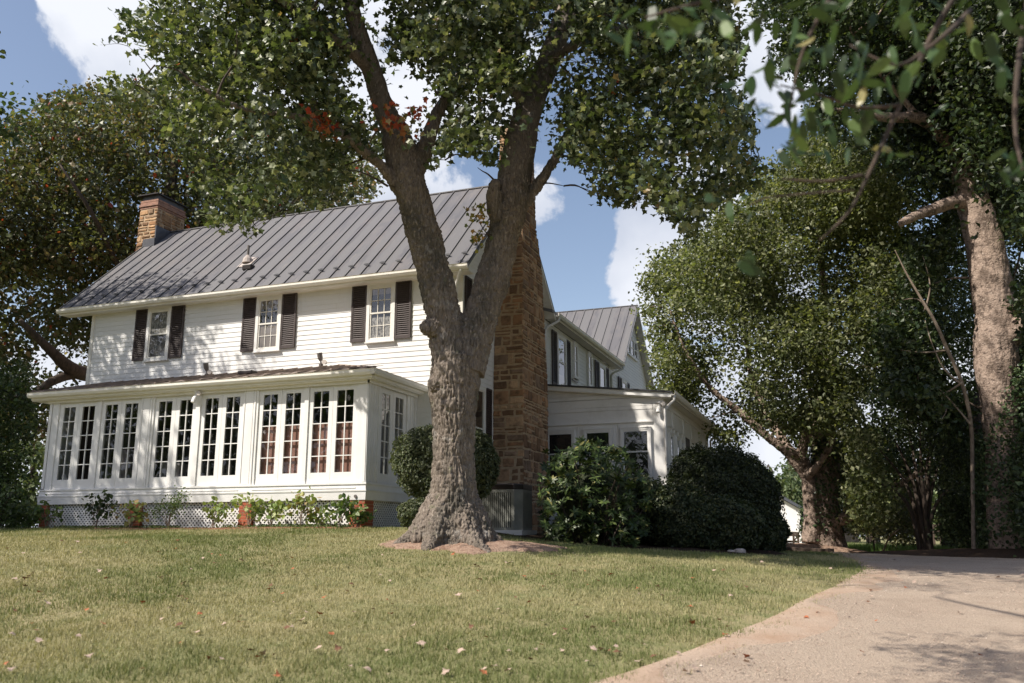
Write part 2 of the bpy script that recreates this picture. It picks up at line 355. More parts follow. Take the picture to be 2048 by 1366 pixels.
def siding(fr, z0, z1, rng_u, expo=.1235, name='siding', mt=None):
    b = MB(fr); z = z0
    r = random.Random(int(z0*100))
    while z < z1-.01:
        t = min(z+expo+.012, z1); u0, u1 = rng_u((z+t)/2)
        if u1-u0 > .03:
            L = [u0]
            b.add([(u0, -.01, z), (u1, -.01, z), (u1, .020, z), (u0, .020, z), (u0, -.01, t), (u1, -.01, t), (u1, .007, t), (u0, .007, t)],
                  [(0, 1, 2, 3), (3, 2, 6, 7), (0, 3, 7, 4), (1, 5, 6, 2), (4, 7, 6, 5)])
        z += expo
    return b.build(name, mt or M['siding'], house)
# cores
b = MB(); b.box(-10.02, 1.09, 2.27, 8.3, -.4, 6.15); b.build('wall', M['siding'], house)
b = MB(); b.prism([(-10.0, 2.28, 6.15), (-10.0, 8.28, 6.15), (-10.0, 5.43, 9.3)], (11.08, 0, 0)); b.build('attic_wall', M['siding'], house)
siding(FM, .2, 6.12, lambda z: (-9.98, 1.05))
b = MB(FM); b.box(-10.06, -9.96, -.03, .035, .2, 6.12); b.box(1.03, 1.145, -.03, .035, .2, 6.12); b.box(-10.0, 1.05, -.02, .03, 5.98, 6.13); b.build('corner_board', M['trim'], house)
def gabline(z): # Y-extent of right gable at height z
    lo = 2.26 if z < 6.1 else 1.97+(z-6.17)/.95+.15
    hi = 8.3 if z < 6.45 else 8.55-(z-6.5)/.95-.2
    return (lo+.0, hi)
siding(FG, .2, 9.35, gabline)
# main roof
SL = .95
def roof_slab(name, prof, x0, x1, mt, axis=0, parent=house):
    b = MB()
    if axis == 0: b.prism([(x0, y, z) for y, z in prof], (x1-x0, 0, 0))
    else: b.prism([(x, x0, z) for x, z in prof], (0, x1-x0, 0))
    return b
ry, rz = 5.43, 9.54
b = MB(); b.prism([(-10.93, 1.86, 6.15), (-10.93, ry, rz), (-10.93, 8.63, 6.5), (-10.93, 8.63, 6.42), (-10.93, ry, rz-.10), (-10.93, 1.86, 6.07)], (12.36, 0, 0))
xs = [-10.9]+list(np.arange(-10.56, 1.3, .4355))+[1.405]
ln = hypot(1, SL); dn = np.array([0, -SL, 1.])/ln
for x in xs:
    a = np.array([x, 1.88, 6.15+.02*SL]); c = np.array([x, ry, rz])
    b.bar(a+dn*.012, c+dn*.012, .024, .034, up=dn)
    a = np.array([x, 8.6, 6.53]); d2 = np.array([0, SL, 1.])/ln
    b.bar(a+d2*.012, c+d2*.012, .024, .034, up=d2)
b.bar((-10.93, ry, rz+.012), (1.43, ry, rz+.012), .09, .03)
roof = b.build('roof', M['roof'], house)
g0 = None
for i, x in enumerate(xs[1:-1]):
    p = np.array([x, 2.22+(.0 if i % 2 else .0), 6.15+(2.22-1.86)*SL])+dn*.03
    if g0 is None:
        b = MB(); b.box(x-.035, x+.035, p[1]-.02, p[1]+.02, p[2]-.03, p[2]+.045); b.box(x-.075, x+.075, p[1]-.03, p[1]-.015, p[2]+.0, p[2]+.035)
        g0 = b.build('snow_guard', M['flash'], roof); gx = x
    else:
        o = g0.copy(); COL.objects.link(o); o.parent = roof; o.location = g0.location.copy(); o.location.x += x-gx
# vent pipe on roof
b = MB(); vp = np.array([-5.62, 3.05, 6.15+(3.05-1.86)*SL])
b.tube([vp+(0, 0, -.05), vp+(0, 0, .50)], .035, 10); b.build('vent_pipe', M['greypipe'], roof)
b = MB(); b.tube([vp+(0, 0, 0), vp+(0, 0, .12), vp+(0, 0, .22)], [.15, .12, .045], 12); b.add([vp+(-.2, -.2, -.19+.03), vp+(.2, -.2, -.19+.03), vp+(.2, .2, .19+.03), vp+(-.2, .2, .19+.03)], [(0, 1, 2, 3)])
b.build('vent_flashing', M['potw'], roof)
b = MB(); q = np.array([-5.35, 2.76, 6.15+.9*SL]); b.box(q[0]-.14, q[0]+.14, q[1]-.1, q[1]+.12, q[2]-.05, q[2]+.10); b.build('exhaust_hood', M['acdark'], roof, bevel=.02)
# eave trim, soffit, gutters
def gutter(name, a, c, out, w=.115, h=.115, mt='trim', parent=house):
    a = np.array(a, float); c = np.array(c, float); o = np.array(out, float)
    pr = [a, a+o*w*.9+Z_*0, a+o*w+Z_*.015, a+o*w*.99+Z_*(h-.012), a+o*(w+.012)+Z_*h, a+o*(w-.02)+Z_*h, a+o*(w-.022)+Z_*.03, a+o*.02+Z_*.02, a+o*.0+Z_*h]
    pr = [a+o*.0, a+o*w*.72, a+o*w+Z_*h*.45, a+o*w+Z_*(h*.88), a+o*(w+.012)+Z_*h, a+o*(w-.02)+Z_*h, a+o*(w-.02)+Z_*h*.5, a+o*w*.7+Z_*.015, a+o*.012+Z_*.015, a+o*.012+Z_*h]
    b = MB(); b.prism([tuple(x) for x in pr]+[tuple(a+Z_*h)], c-a)
    return b.build(name, M[mt], parent)
b = MB(); b.box(-10.9, 1.41, 1.90, 1.93, 5.98, 6.145); b.box(-10.9, 1.41, 1.93, 2.25, 6.0, 6.03); b.build('eave_board', M['trim'], house)
gutter('gutter', (-10.93, 1.90, 6.03), (1.43, 1.90, 6.03), (0, -1, 0))
# rake boards and soffit of right gable (and left)
for xo, sgn in ((1.40, 1), (-10.93, -1)):
    b = MB()
    for (y0, z0, y1, z1) in ((1.90, 6.0, ry, rz-.2), (8.6, 6.33, ry, rz-.2)):
        b.prism([(xo, y0, z0), (xo, y1, z1), (xo, y1, z1+.15), (xo, y0, z0+.15)], (.028, 0, 0))
    b.build('rake_board', M['trim'], house)
b = MB()
for (y0, z0, y1, z1) in ((1.95, 6.06, ry, rz-.17), (8.55, 6.4, ry, rz-.17)):
    L = hypot(y1-y0, z1-z0); k = int(L/.125)
    for i in range(k):
        t0 = i/k; t1 = (i+.93)/k
        p0 = (y0+(y1-y0)*t0, z0+(z1-z0)*t0); p1 = (y0+(y1-y0)*t1, z0+(z1-z0)*t1)
        b.prism([(1.10, p0[0], p0[1]), (1.10, p1[0], p1[1]), (1.10, p1[0], p1[1]+.02), (1.10, p0[0], p0[1]+.02)], (.30, 0, 0))
b.build('soffit', M['sidepaint'], house)
b = MB(); b.tube([(1.25, 1.86, 6.04), (1.2, 1.9, 5.95), (.95, 2.14, 5.55), (.93, 2.19, 5.45), (.93, 2.19, 4.2), (.93, 2.19, .3)], .04, 8); b.build('downspout', M['white'], house, smooth=True)

def louvre_shutter(fr, u0, u1, z0, z1, n=26, parent=house):
    b = MB(fr); w = .045
    b.box(u0, u0+w, .03, .065, z0, z1); b.box(u1-w, u1, .03, .065, z0, z1)
    b.box(u0+w, u1-w, .031, .064, z0, z0+.075); b.box(u0+w, u1-w, .031, .064, z1-.06, z1)
    b.box(u0+w, u1-w, .028, .034, z0+.075, z1-.06)
    h = (z1-z0-.135)/n
    for i in range(n):
        z = z0+.075+h*i
        b.add([(u0+w, .064, z+.002), (u1-w, .064, z+.002), (u1-w, .038, z+h*.80), (u0+w, .038, z+h*.80), (u0+w, .056, z-.004), (u1-w, .056, z-.004), (u1-w, .032, z+h*.72), (u0+w, .032, z+h*.72)],
              [(0, 1, 2, 3), (0, 4, 5, 1), (4, 7, 6, 5), (3, 2, 6, 7)])
    return b.build('shutter', M['shutter'], parent)
def sash_window(fr, u0, u1, z0, z1, grid=(0, 0), cw=.085, curtain=None, film=None, frame='white', parent=house, meet=None, proud=.078, dark='dark'):
    """u0..u1,z0..z1: outside of casing"""
    b = MB(fr)
    b.box(u0, u0+cw, .0, proud, z0, z1); b.box(u1-cw, u1, .0, proud, z0, z1)
    b.box(u0-.01, u1+.01, .0, proud+.012, z1-.001, z1+.02); b.box(u0+cw, u1-cw, .0, proud-.002, z1-cw, z1)
    b.box(u0+cw, u1-cw, .0, proud+.002, z0, z0+.065); b.box(u0-.015, u1+.015, .0, proud+.02, z0-.025, z0)
    w = b.build('window', M[frame], parent)
    a, c, d, e = u0+cw, u1-cw, z0+.065, z1-cw; m = meet if meet else (d+e)/2; s = .038
    b = MB(fr)
    for (l, h, o) in ((m-.018, e, .066), (d, m+.018, .056)):
        b.box(a, a+s, .03, o, l, h); b.box(c-s, c, .03, o, l, h); b.box(a+s, c-s, .03, o-.001, h-s, h); b.box(a+s, c-s, .03, o-.001, l, l+s)
        nx, nz = grid
        for i in range(1, nx+1): x = a+s+(c-a-2*s)*i/(nx+1); b.box(x-.008, x+.008, .036, o-.006, l+s, h-s)
        for i in range(1, nz+1): z = l+s+(h-l-2*s)*i/(nz+1); b.box(a+s, c-s, .036, o-.007, z-.008, z+.008)
    b.build('sash', M['trim'] if frame == 'white' else M[frame], w)
    b = MB(fr); b.add([(a, .046, d), (c, .046, d), (c, .046, e), (a, .046, e)], [(0, 1, 2, 3)]); b.build('pane', M['glass'], w)
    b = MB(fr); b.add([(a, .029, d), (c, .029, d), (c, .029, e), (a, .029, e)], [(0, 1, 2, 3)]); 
    bk = b.build('dark_backing', M[dark], w)  # dark sheet behind the pane stands in for the shaded room
    def fill(mt, l, h, nm, off):
        b = MB(fr); nn = 24
        us = np.linspace(a+s*.5, c-s*.5, nn)
        v = [(u, off+.0018*math.sin(i*2.1), z) for i, u in enumerate(us) for z in (l, h)]
        b.add(v, [(2*i, 2*i+2, 2*i+3, 2*i+1) for i in range(nn-1)]); b.build(nm, M[mt], w)
    if curtain: fill(curtain[0], d+(e-d)*curtain[1], d+(e-d)*curtain[2], 'curtain', .036)
    if film: fill(film[0], d+(e-d)*film[1], d+(e-d)*film[2], 'curtain', .037)
    return w
# upper front windows
for k, (s1, s2, w0, w1, s3, s4) in enumerate(((-8.50, -8.085, -8.08, -7.30, -7.295, -6.88), (-5.01, -4.60, -4.59, -3.825, -3.82, -3.40), (-1.81, -1.39, -1.38, -.61, -.605, -.19))):
    louvre_shutter(FM, s1, s2, 4.59, 6.03); louvre_shutter(FM, s3, s4, 4.59, 6.03)
    if k == 0: sash_window(FM, w0, w1, 4.56, 6.0, curtain=('lace', .52, 1), film=('plastic_film', 0, .48))
    if k == 1: sash_window(FM, w0, w1, 4.56, 6.0, grid=(2, 1), curtain=('tan_shade', 0, .5), film=('tan_shade', .8, 1))
    if k == 2: sash_window(FM, w0, w1, 4.56, 6.0, grid=(2, 1), curtain=('lace', 0, .42), film=('tan_shade', .86, 1))
# gable wall windows
louvre_shutter(FG, 2.36, 2.72, 4.59, 6.03); sash_window(FG, 2.75, 3.55, 4.56, 6.02)
sash_window(FG, 2.72, 3.62, 1.5, 3.52); louvre_shutter(FG, 3.64, 4.06, 1.55, 3.55, n=34)

# ------------------------------------------------------------------ stone chimneys
def stone_stack(levels, name, parent=house, faces=('front', 'right', 'left', 'back'), seed=3, tone=(1, 1, 1), hmul=1.0):
    """levels: list of (z, x0, x1, y0, y1)"""
    r = random.Random(seed); L = np.array(levels, float)
    def rect(z): return [np.interp(z, L[:, 0], L[:, k]) for k in (1, 2, 3, 4)]
    core = MB(); ins = .012
    pts = []
    for z, x0, x1, y0, y1 in levels:
        pts += [(x0+ins, y0+ins, z), (x1-ins, y0+ins, z), (x1-ins, y1-ins, z), (x0+ins, y1-ins, z)]
    m = len(levels); fs = [(0, 3, 2, 1), (4*m-4, 4*m-3, 4*m-2, 4*m-1)]
    for i in range(m-1):
        for j in range(4): fs.append((4*i+j, 4*i+(j+1) % 4, 4*i+4+(j+1) % 4, 4*i+4+j))
    core.add(pts, fs); ch = core.build(name, M['mortar'], parent)
    b = MB(); b.c = []
    pal = [(.20, .125, .075), (.155, .095, .055), (.27, .175, .105), (.125, .075, .045), (.23, .13, .07), (.30, .21, .135), (.17, .12, .085)]
    for f in faces:
        z = levels[0][0]
        while z < levels[-1][0]-.03:
            h = r.choice((.07, .11, .15, .20, .27, .32))*hmul*r.uniform(.8, 1.2); h = min(h, levels[-1][0]-z)
            x0, x1, y0, y1 = rect(z+h/2)
            if f == 'front': o = np.array([x0, y0, 0]); u = X_; nn = -Y_; W = x1-x0
            if f == 'back': o = np.array([x0, y1, 0]); u = X_; nn = Y_; W = x1-x0
            if f == 'right': o = np.array([x1, y0, 0]); u = Y_; nn = X_; W = y1-y0
            if f == 'left': o = np.array([x0, y0, 0]); u = Y_; nn = -X_; W = y1-y0
            t = -.015; xa, xb, ya, yb = rect(z+.02); xc, xd, yc, yd = rect(z+h-.02)
            dn0 = {'front': ya-y0, 'back': y1-yb, 'right': x1-xb, 'left': xa-x0}[f]; dn1 = {'front': yc-y0, 'back': y1-yd, 'right': x1-xd, 'left': xc-x0}[f]
            while t < W-.02:
                w = r.uniform(.13, .50)*(1.0 if h > .13 else .85)
                e = min(t+w, W+.012)
                if W-e < .08: e = W+.012
                gap = r.uniform(.010, .030); sub = [(z+gap, z+h-gap)]
                if h > .17 and r.random() < .45: zm = z+h*r.uniform(.4, .6); sub = [(z+gap, zm-gap*.7), (zm+gap*.7, z+h-gap)]
                for (za, zb) in sub:
                    a, c = t+gap, e-gap; pr = r.uniform(.0, .022); j = lambda s=.016: r.uniform(-s, s)
                    q = [(a+j(), za+j(.012)), ((a+c)/2+j(), za+j(.014)), (c+j(), za+j(.012)), (c+j(.01), (za+zb)/2), (c+j(), zb+j(.012)), ((a+c)/2+j(), zb+j(.014)), (a+j(), zb+j(.012)), (a+j(.01), (za+zb)/2)]
                    cx, cz = (a+c)/2, (za+zb)/2; vs = []
                    for (s, dd) in ((1, -.03), (.97, pr*.4), (.86, pr)):
                        for (uu, zz) in q:
                            U = cx+(uu-cx)*s if s == 1 else cx+(uu-cx)-(.012 if s > .9 else .03)*np.sign(uu-cx)*min(1, abs(uu-cx)/(c-a)*2); Z = cz+(zz-cz)-(0 if s == 1 else (.008 if s > .9 else .02))*np.sign(zz-cz)*min(1, abs(zz-cz)/(zb-za)*2)
                            k = (Z-z)/h; D = dd-(dn0*(1-k)+dn1*k)*0+(-dn0*(1-k)-dn1*k if f in ('right', 'back', 'front', 'left') else 0)
                            vs.append(o+u*U+nn*D+Z_*Z)
                    cc = np.array(r.choice(pal))*r.uniform(.8, 1.2)*np.array(tone)
                    b.c.append(np.tile(cc, (24, 1))); b.v.append(np.array(vs)); n0 = b.n
                    for ring in (0, 8):
                        for i in range(8): b.f.append([n0+ring+i, n0+ring+(i+1) % 8, n0+ring+8+(i+1) % 8, n0+ring+8+i])
                    b.f.append([n0+16+i for i in range(8)]); b.n += 24
                t = e
            z += h
    b.build('stonework', M['stone'], ch)
    return ch
stone_stack([(-.2, 1.12, 1.93, 4.25, 6.2), (3.8, 1.12, 1.93, 4.25, 6.2), (6.9, 1.12, 1.86, 4.42, 6.02), (7.7, 1.12, 1.82, 4.52, 5.9), (8.2, 1.12, 1.78, 4.55, 5.75), (10.9, 1.12, 1.74, 4.62, 5.68)], 'chimney', faces=('front', 'right', 'back'), seed=5, tone=(1.62, 1.52, 1.44))
c2 = stone_stack([(.0, -11.2, -10.04, 4.74, 6.05), (7.9, -11.2, -10.5, 4.74, 6.05), (10.15, -11.2, -10.5, 4.76, 6.02)], 'chimney', seed=11, tone=(1.9, 1.75, 1.5))
b = MB()
r_ = random.Random(4)
for k in range(4):
    z = 10.16+k*.075; px = .03 if k == 1 else 0
    for (x0, x1, y0, y1) in ((-11.2-px, -10.5+px, 4.76-px, 4.86), (-10.6, -10.5+px, 4.86, 6.02+px), (-11.2-px, -11.1, 4.86, 6.02), (-11.1, -10.6, 5.93, 6.02)):
        b.box(x0, x1, y0, y1, z, z+.067)
b.build('brick_course', M['oldbrick'], c2, bevel=.006)
b = MB(); b.box(-11.15, -10.55, 4.8, 5.98, 10.16, 10.60); b.build('flue', M['flash'], c2)
b = MB(); b.box(-11.27, -10.46, 4.68, 6.1, 10.60, 10.635); b.build('chimney_cap', M['acdark'], c2)
b = MB(); b.box(-10.93, -10.47, 4.712, 4.735, 8.75, 9.13); b.box(-10.497, -10.462, 4.735, 5.6, 8.95, 9.55); b.build('flashing', M['flash'], c2)
# ------------------------------------------------------------------ SUNROOM
SX0 = -8.77
b = MB(FS)
posts = ((SX0, -8.46), (-7.26, -7.15), (-5.97, -5.58), (-4.41, -4.28), (-3.13, -2.73), (-1.55, -1.45), (-.25, 0))
for a, c in posts: b.box(a, c, -.11, 0, 1.08, 3.17)
for a, c in ((-5.97, -5.58), (-3.13, -2.73)):       # applied boards on the wide posts
    b.box(a+.04, a+.055, 0, .012, 1.1, 3.15); b.box(c-.09, c-.06, 0, .02, 1.1, 3.15); b.box(a+.10, c-.13, 0, .008, 1.1, 3.15)
b.box(-.09, -.02, 0, .012, 1.1, 3.17); b.box(SX0+.02, SX0+.1, 0, .012, 1.1, 3.17)
b.box(SX0, 0, -.11, .002, 3.17, 3.30)
b.build('sunroom_frame', M['white'], house)
b = MB(FR)
b.box(.113, .49, -.11, 0, 1.08, 3.17); b.box(1.80, 2.25, -.11, 0, 1.08, 3.17); b.box(.11, 2.25, -.11, .002, 3.17, 3.30)
for y in (.12, .24, .36, .47, 1.93, 2.06): b.box(y, y+.012, 0, .01, 1.1, 3.17)
b.box(.42, .48, 0, .02, 1.1, 3.17); b.box(2.14, 2.25, 0, .02, 1.1, 3.2)
b.build('sunroom_frame', M['sidepaint'], house)
b = MB(); b.box(SX0, SX0+.11, .0, 2.25, .73, 3.30); b.build('sunroom_frame', M['white'], house)
# base: sill, band, flared skirt
b = MB()
for (z0, z1, o0, o1) in ((1.045, 1.08, .035, .035), (.93, 1.045, .012, .02), (.90, .93, .05, .045), (.73, .90, .035, .02)):
    b.add([(SX0-o1, -o1, z0), (o1, -o1, z0), (o0, -o0, z1), (SX0-o0, -o0, z1), (SX0-o1, .1, z0), (o1-.1, .1, z0), (o0-.1, .1, z1), (SX0-o0, .1, z1)], [(0, 1, 2, 3), (0, 4, 5, 1), (3, 2, 6, 7), (0, 3, 7, 4)])
    b.add([(o1, -o1, z0), (o1, 2.25, z0), (o0, 2.25, z1), (o0, -o0, z1), (-.1, .1, z0), (-.1, 2.25, z0), (-.1, 2.25, z1), (-.1, .1, z1)], [(0, 1, 2, 3), (0, 4, 5, 1), (3, 2, 6, 7), (1, 5, 6, 2)])
b.build('skirt_board', M['white'], house)
b = MB(FS)
for a, c in ((-8.5, -5.95), (-5.6, -3.1), (-2.76, -.22)): b.box(a, c, .02, .034, .965, .985)
b.build('moulding', M['white'], house)
def french_door(fr, u0, u1, p0, p1, shade=None, mt='white', flip=1):
    b = MB(fr); z0, z1, q0, q1 = 1.085, 3.165, 1.305, 3.03; o = -.03
    b.box(u0+.003, p0, o-.04, o, z0, z1); b.box(p1, u1-.003, o-.04, o, z0, z1); b.box(p0, p1, o-.04, o-.001, z0, q0); b.box(p0, p1, o-.04, o-.001, q1, z1)
    m = (p0+p1)/2; b.box(m-.011, m+.011, o-.036, o-.004, q0, q1)
    for i in range(1, 5): z = q0+(q1-q0)*i/5; b.box(p0, p1, o-.035, o-.005, z-.010, z+.010)
    d = b.build('french_door', M[mt], house)
    b = MB(fr); b.add([(p0, o-.02, q0), (p1, o-.02, q0), (p1, o-.02, q1), (p0, o-.02, q1)], [(0, 1, 2, 3)]); b.build('pane', M['glass'], d)
    if shade:
        b = MB(fr); b.box(p0-.04, p1+.04, o-.10, o-.095, q0-.05, q0+(q1-q0)*shade[1]); b.build('blind', M[shade[0]], d)
    b = MB(fr)
    uh = u0+.004 if flip > 0 else u1-.004
    for z in (1.25, 2.1, 2.95):
        b = MB(fr); b.box(uh-.012, uh+.012, o, o+.014, z-.05, z+.05); b.build('hinge', M['white'], d)
prs = [(-8.46, -7.26, (-8.33, -7.97), (-7.75, -7.375)), (-7.15, -5.97, (-7.04, -6.68), (-6.46, -6.085)), (-5.58, -4.41, (-5.475, -5.10), (-4.875, -4.515)),
       (-4.28, -3.13, (-4.17, -3.815), (-3.60, -3.24)), (-2.73, -1.55, (-2.62, -2.255), (-2.04, -1.665)), (-1.45, -.25, (-1.345, -.965), (-.765, -.37))]
for i, (a, c, d1, d2) in enumerate(prs):
    m = (d1[1]+d2[0])/2; sh = ('brown_blind', .60) if i >= 4 else None
    french_door(FS, a, m, d1[0], d1[1], sh, flip=1); french_door(FS, m, c, d2[0], d2[1], sh, flip=-1)
french_door(FR, .49, 1.15, .66, 1.03, None, 'sidepaint'); french_door(FR, 1.15, 1.80, 1.27, 1.65, None, 'sidepaint', -1)
# dim panels painting the room's shade behind the glass, covered furniture
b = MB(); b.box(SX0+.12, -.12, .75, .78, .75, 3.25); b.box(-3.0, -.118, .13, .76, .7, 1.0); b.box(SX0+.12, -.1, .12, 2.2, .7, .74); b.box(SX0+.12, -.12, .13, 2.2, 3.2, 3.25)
b.build('dim_room_panel', M['dim'], house)
b = MB(); b.box(-.72, -.70, .3, 2.2, .75, 3.2); b.build('dim_room_panel', M['dim'], house)
b = MB()
for pts in (((-7.56, 1.1), (-7.3, 1.1), (-7.3, 2.35), (-7.48, 2.35)), ((-6.9, 1.1), (-6.55, 1.1), (-6.5, 2.0), (-6.75, 2.0)), ((-6.45, 1.1), (-6.0, 1.1), (-6.0, 2.05), (-6.22, 2.05)), ((-5.6, 1.1), (-5.0, 1.1), (-5.0, 1.62), (-5.6, 1.66))):
    b.prism([(x, .35, z) for x, z in pts], (0, .25, 0))
b.build('covered_furniture', M['grey_cloth'], house)
# sunroom roof: shed with hip at right end
e0, e1, h0, h1 = -.30, 2.26, 3.385, 4.06
b = MB(); XL, XR = -9.2, .30; XT = -2.1
b.add([(XL, e0, h0), (XR, e0, h0), (XT, e1, h1), (XL, e1, h1), (XR, e1, h0)], [(0, 1, 2, 3), (1, 4, 2)])
b.add([(XL, e0, h0-.05), (XR, e0, h0-.05), (XR, e1, h0-.05), (XL, e1, h0-.05), (XL, e0, h0-.001), (XR, e0, h0-.001), (XR, e1, h0-.001), (XL, e1, h0-.001)], [(0, 1, 2, 3), (0, 4, 5, 1), (1, 5, 6, 2), (3, 2, 6, 7)])
b.add([(XL, e0, h0-.05), (XL, e1, h0-.05), (XL, e1, h1)], [(0, 1, 2)])
k = (h1-h0)/(e1-e0); up = np.array([0, -k, 1.])/hypot(1, k)
x = XL+.02
while x < XR-.1:
    ytop = e1 if x < XT else e0+(e1-e0)*(XR-x)/(XR-XT)
    b.bar(np.array([x, e0+.05, h0+.05*k+.012]), np.array([x, ytop-.02, h0+(ytop-.02-e0)*k+.012]), .03, .035, up=up)
    x += .42
b.bar((XR-.02, e0+.02, h0+.02), (XT, e1-.02, h1+.0), .07, .05)
for y in (.3, .9, 1.5, 2.0):
    xs_ = XR-(XR-XT)*(y-e0)/(e1-e0)
    b.bar((XR-.02, y, h0+.012), (xs_, y, h0+(y-e0)*k+.012), .025, .03)
sroof = b.build('sunroom_roof', M['roofold'], house)
# built-up felt patches along the eave (old shingles)
b = MB(); r_ = random.Random(8)
for i in range(90):
    x = r_.uniform(XL+.1, XR-.3); y = r_.uniform(e0+.02, e0+.6); w = r_.uniform(.1, .35); d = r_.uniform(.08, .2); z = h0+(y-e0)*k+.008
    b.add([(x, y, z), (x+w, y+r_.uniform(-.02, .02), z+r_.uniform(0, .012)), (x+w*.9, y+d, z+d*k+r_.uniform(0, .02)), (x+.02, y+d, z+d*k+.01)], [(0, 1, 2, 3)])
b.build('roof_patch', M['roofold'], sroof)
b = MB(); q = (-3.75, .9, h0+1.2*k); b.box(q[0]-.2, q[0]+.2, q[1]-.12, q[1]+.12, q[2], q[2]+.09); b.build('roof_vent', M['acdark'], sroof, bevel=.02)
gutter('gutter', (XL, e0+.1, 3.27), (XR+.01, e0+.1, 3.27), (0, -1, 0)); gutter('gutter', (XR-.1, e0-.015, 3.27), (XR-.1, e1, 3.27), (1, 0, 0))
b = MB(); b.box(XL+.03, XR-.12, e0+.10, e0+.13, 3.22, 3.38); b.box(XR-.13, XR-.10, e0+.131, e1-.01, 3.22, 3.38); b.box(XL+.03, XR-.13, e0+.131, e1-.01, 3.20, 3.222)
b.box(SX0-.02, .05, -.06, -.003, 3.14, 3.2); b.box(.003, .06, -.06, 2.2, 3.14, 3.2)
b.build('soffit', M['trim'], house)
# lattice and brick piers
def lattice(fr, u0, u1, z0, z1, off=0.0):
    b = MB(fr); p = .0950; w = .0315; H = z1-z0
    for s, n0 in ((1, 0.0), (-1, .008)):
        u = u0-H
        while u < u1+H:
            a = [u, z0]; c = [u+s*H, z1] if s == 1 else [u-H, z1]
            pts = []
            ua, ub = (u, u+H) if s == 1 else (u, u-H)
            # clip to [u0,u1]
            t0, t1 = 0., 1.
            d = ub-ua
            lo, hi = sorted(((u0-ua)/d, (u1-ua)/d)); t0 = max(0, lo); t1 = min(1, hi)
            if t1-t0 > .03:
                A = (ua+d*t0, z0+H*t0); B = (ua+d*t1, z0+H*t1)
                e = w*.707
                b.add([(A[0]-e, n0+off, A[1]), (A[0]+e, n0+off, A[1]), (B[0]+e, n0+off, B[1]), (B[0]-e, n0+off, B[1]), (A[0]-e, n0+off+.0075, A[1]), (A[0]+e, n0+off+.0075, A[1]), (B[0]+e, n0+off+.0075, B[1]), (B[0]-e, n0+off+.0075, B[1])],
                      [(4, 5, 6, 7), (0, 4, 7, 3), (1, 2, 6, 5)])
            u += p
    return b.build('lattice_panel', M['white'], house)
for a, c in ((-8.62, -6.06), (-5.72, -3.06), (-2.72, -.34)):
    lattice(FS, a, c, .1, .73, -.09)
lattice((np.array([-.10, 0, 0.]), Y_, X_), .42, 2.2, .08, .73, 0)
def pier(x0, x1, y0, y1, z0, z1):
    c = MB(); c.box(x0+.006, x1-.006, y0+.006, y1-.006, z0, z1); pr = c.build('brick_pier', M['mortar'], house)
    b = MB(); z = z0; k = 0
    while z < z1-.02:
        h = min(.062, z1-z); w = x1-x0
        cuts = [0, .2, w] if k % 2 else [0, .105, w]
        for i in range(len(cuts)-1): b.box(x0+cuts[i]+(.005 if i else 0), x0+cuts[i+1]-(.005 if i < len(cuts)-2 else 0), y0, y0+.1, z, z+h)
        yc = y0+.105
        b.box(x1-.1, x1, yc, y1, z, z+h); b.box(x0, x0+.1, yc, y1, z, z+h)
        z += .072; k += 1
    b.build('brick', M['brick'], pr, bevel=.004)
for x0, x1 in ((-8.70, -8.5), (-6.06, -5.72), (-3.06, -2.74), (-.34, .005)): pier(x0, x1, -.005, .36, .0, .73)
b = MB(); b.box(SX0+.1, -.2, .28, .3, -.1, .73); b.box(-.32, -.3, .3, 2.2, -.1, .73); b.build('crawlspace_shade', M['dark'], house)  # near-black sheets paint the shade behind the lattice
# round cover and bits on the skirt
b = MB(FS); b.tube([(-.20, .03, .80), (-.20, .045, .80)], .035, 12); b.build('cable_plug', M['greypipe'], house)
# flood lights
def flood(p, s=1.0, up=1, mt='greypipe'):
    p = np.array(p, float); b = MB(); u = np.array([0, 0, up])
    b.tube([p, p+u*.05*s], .055*s, 10); b.tube([p+u*.05*s, p+u*.13*s+(0, -.02, 0)], .02*s, 8)
    b.tube([p+u*.13*s+(-.0, 0, 0), p+u*.2*s+(-.01, -.03, 0), p+u*.32*s+(-.02, -.06, 0)], [.04*s, .062*s, .066*s], 12)
    b.tube([p+u*.06*s, p+u*.08*s+(.14*s, -.03, 0)], .02*s, 8)
    o = b.build('flood_light', M[mt], house, smooth=False)
    b = MB(); b.tube([p+u*.08*s+(.13*s, 0, 0), p+u*.08*s+(.14*s, -.09*s, .0)], [.045*s, .06*s], 12); b.build('lamp', M['lens'], o)
p = on_y(412, 741, 2.0); flood((p[0], 2.05, 4.0)); p = on_y(640, 722, 2.0); flood((p[0], 2.05, 4.03))
p = on_y(396, 786, -.05); flood((p[0], -.1, 3.2), .85, -1, 'white')
p = on_y(1318, 812, 6.5); flood((p[0], 6.52, p[2]+.12), .9, -1, 'sidepaint')
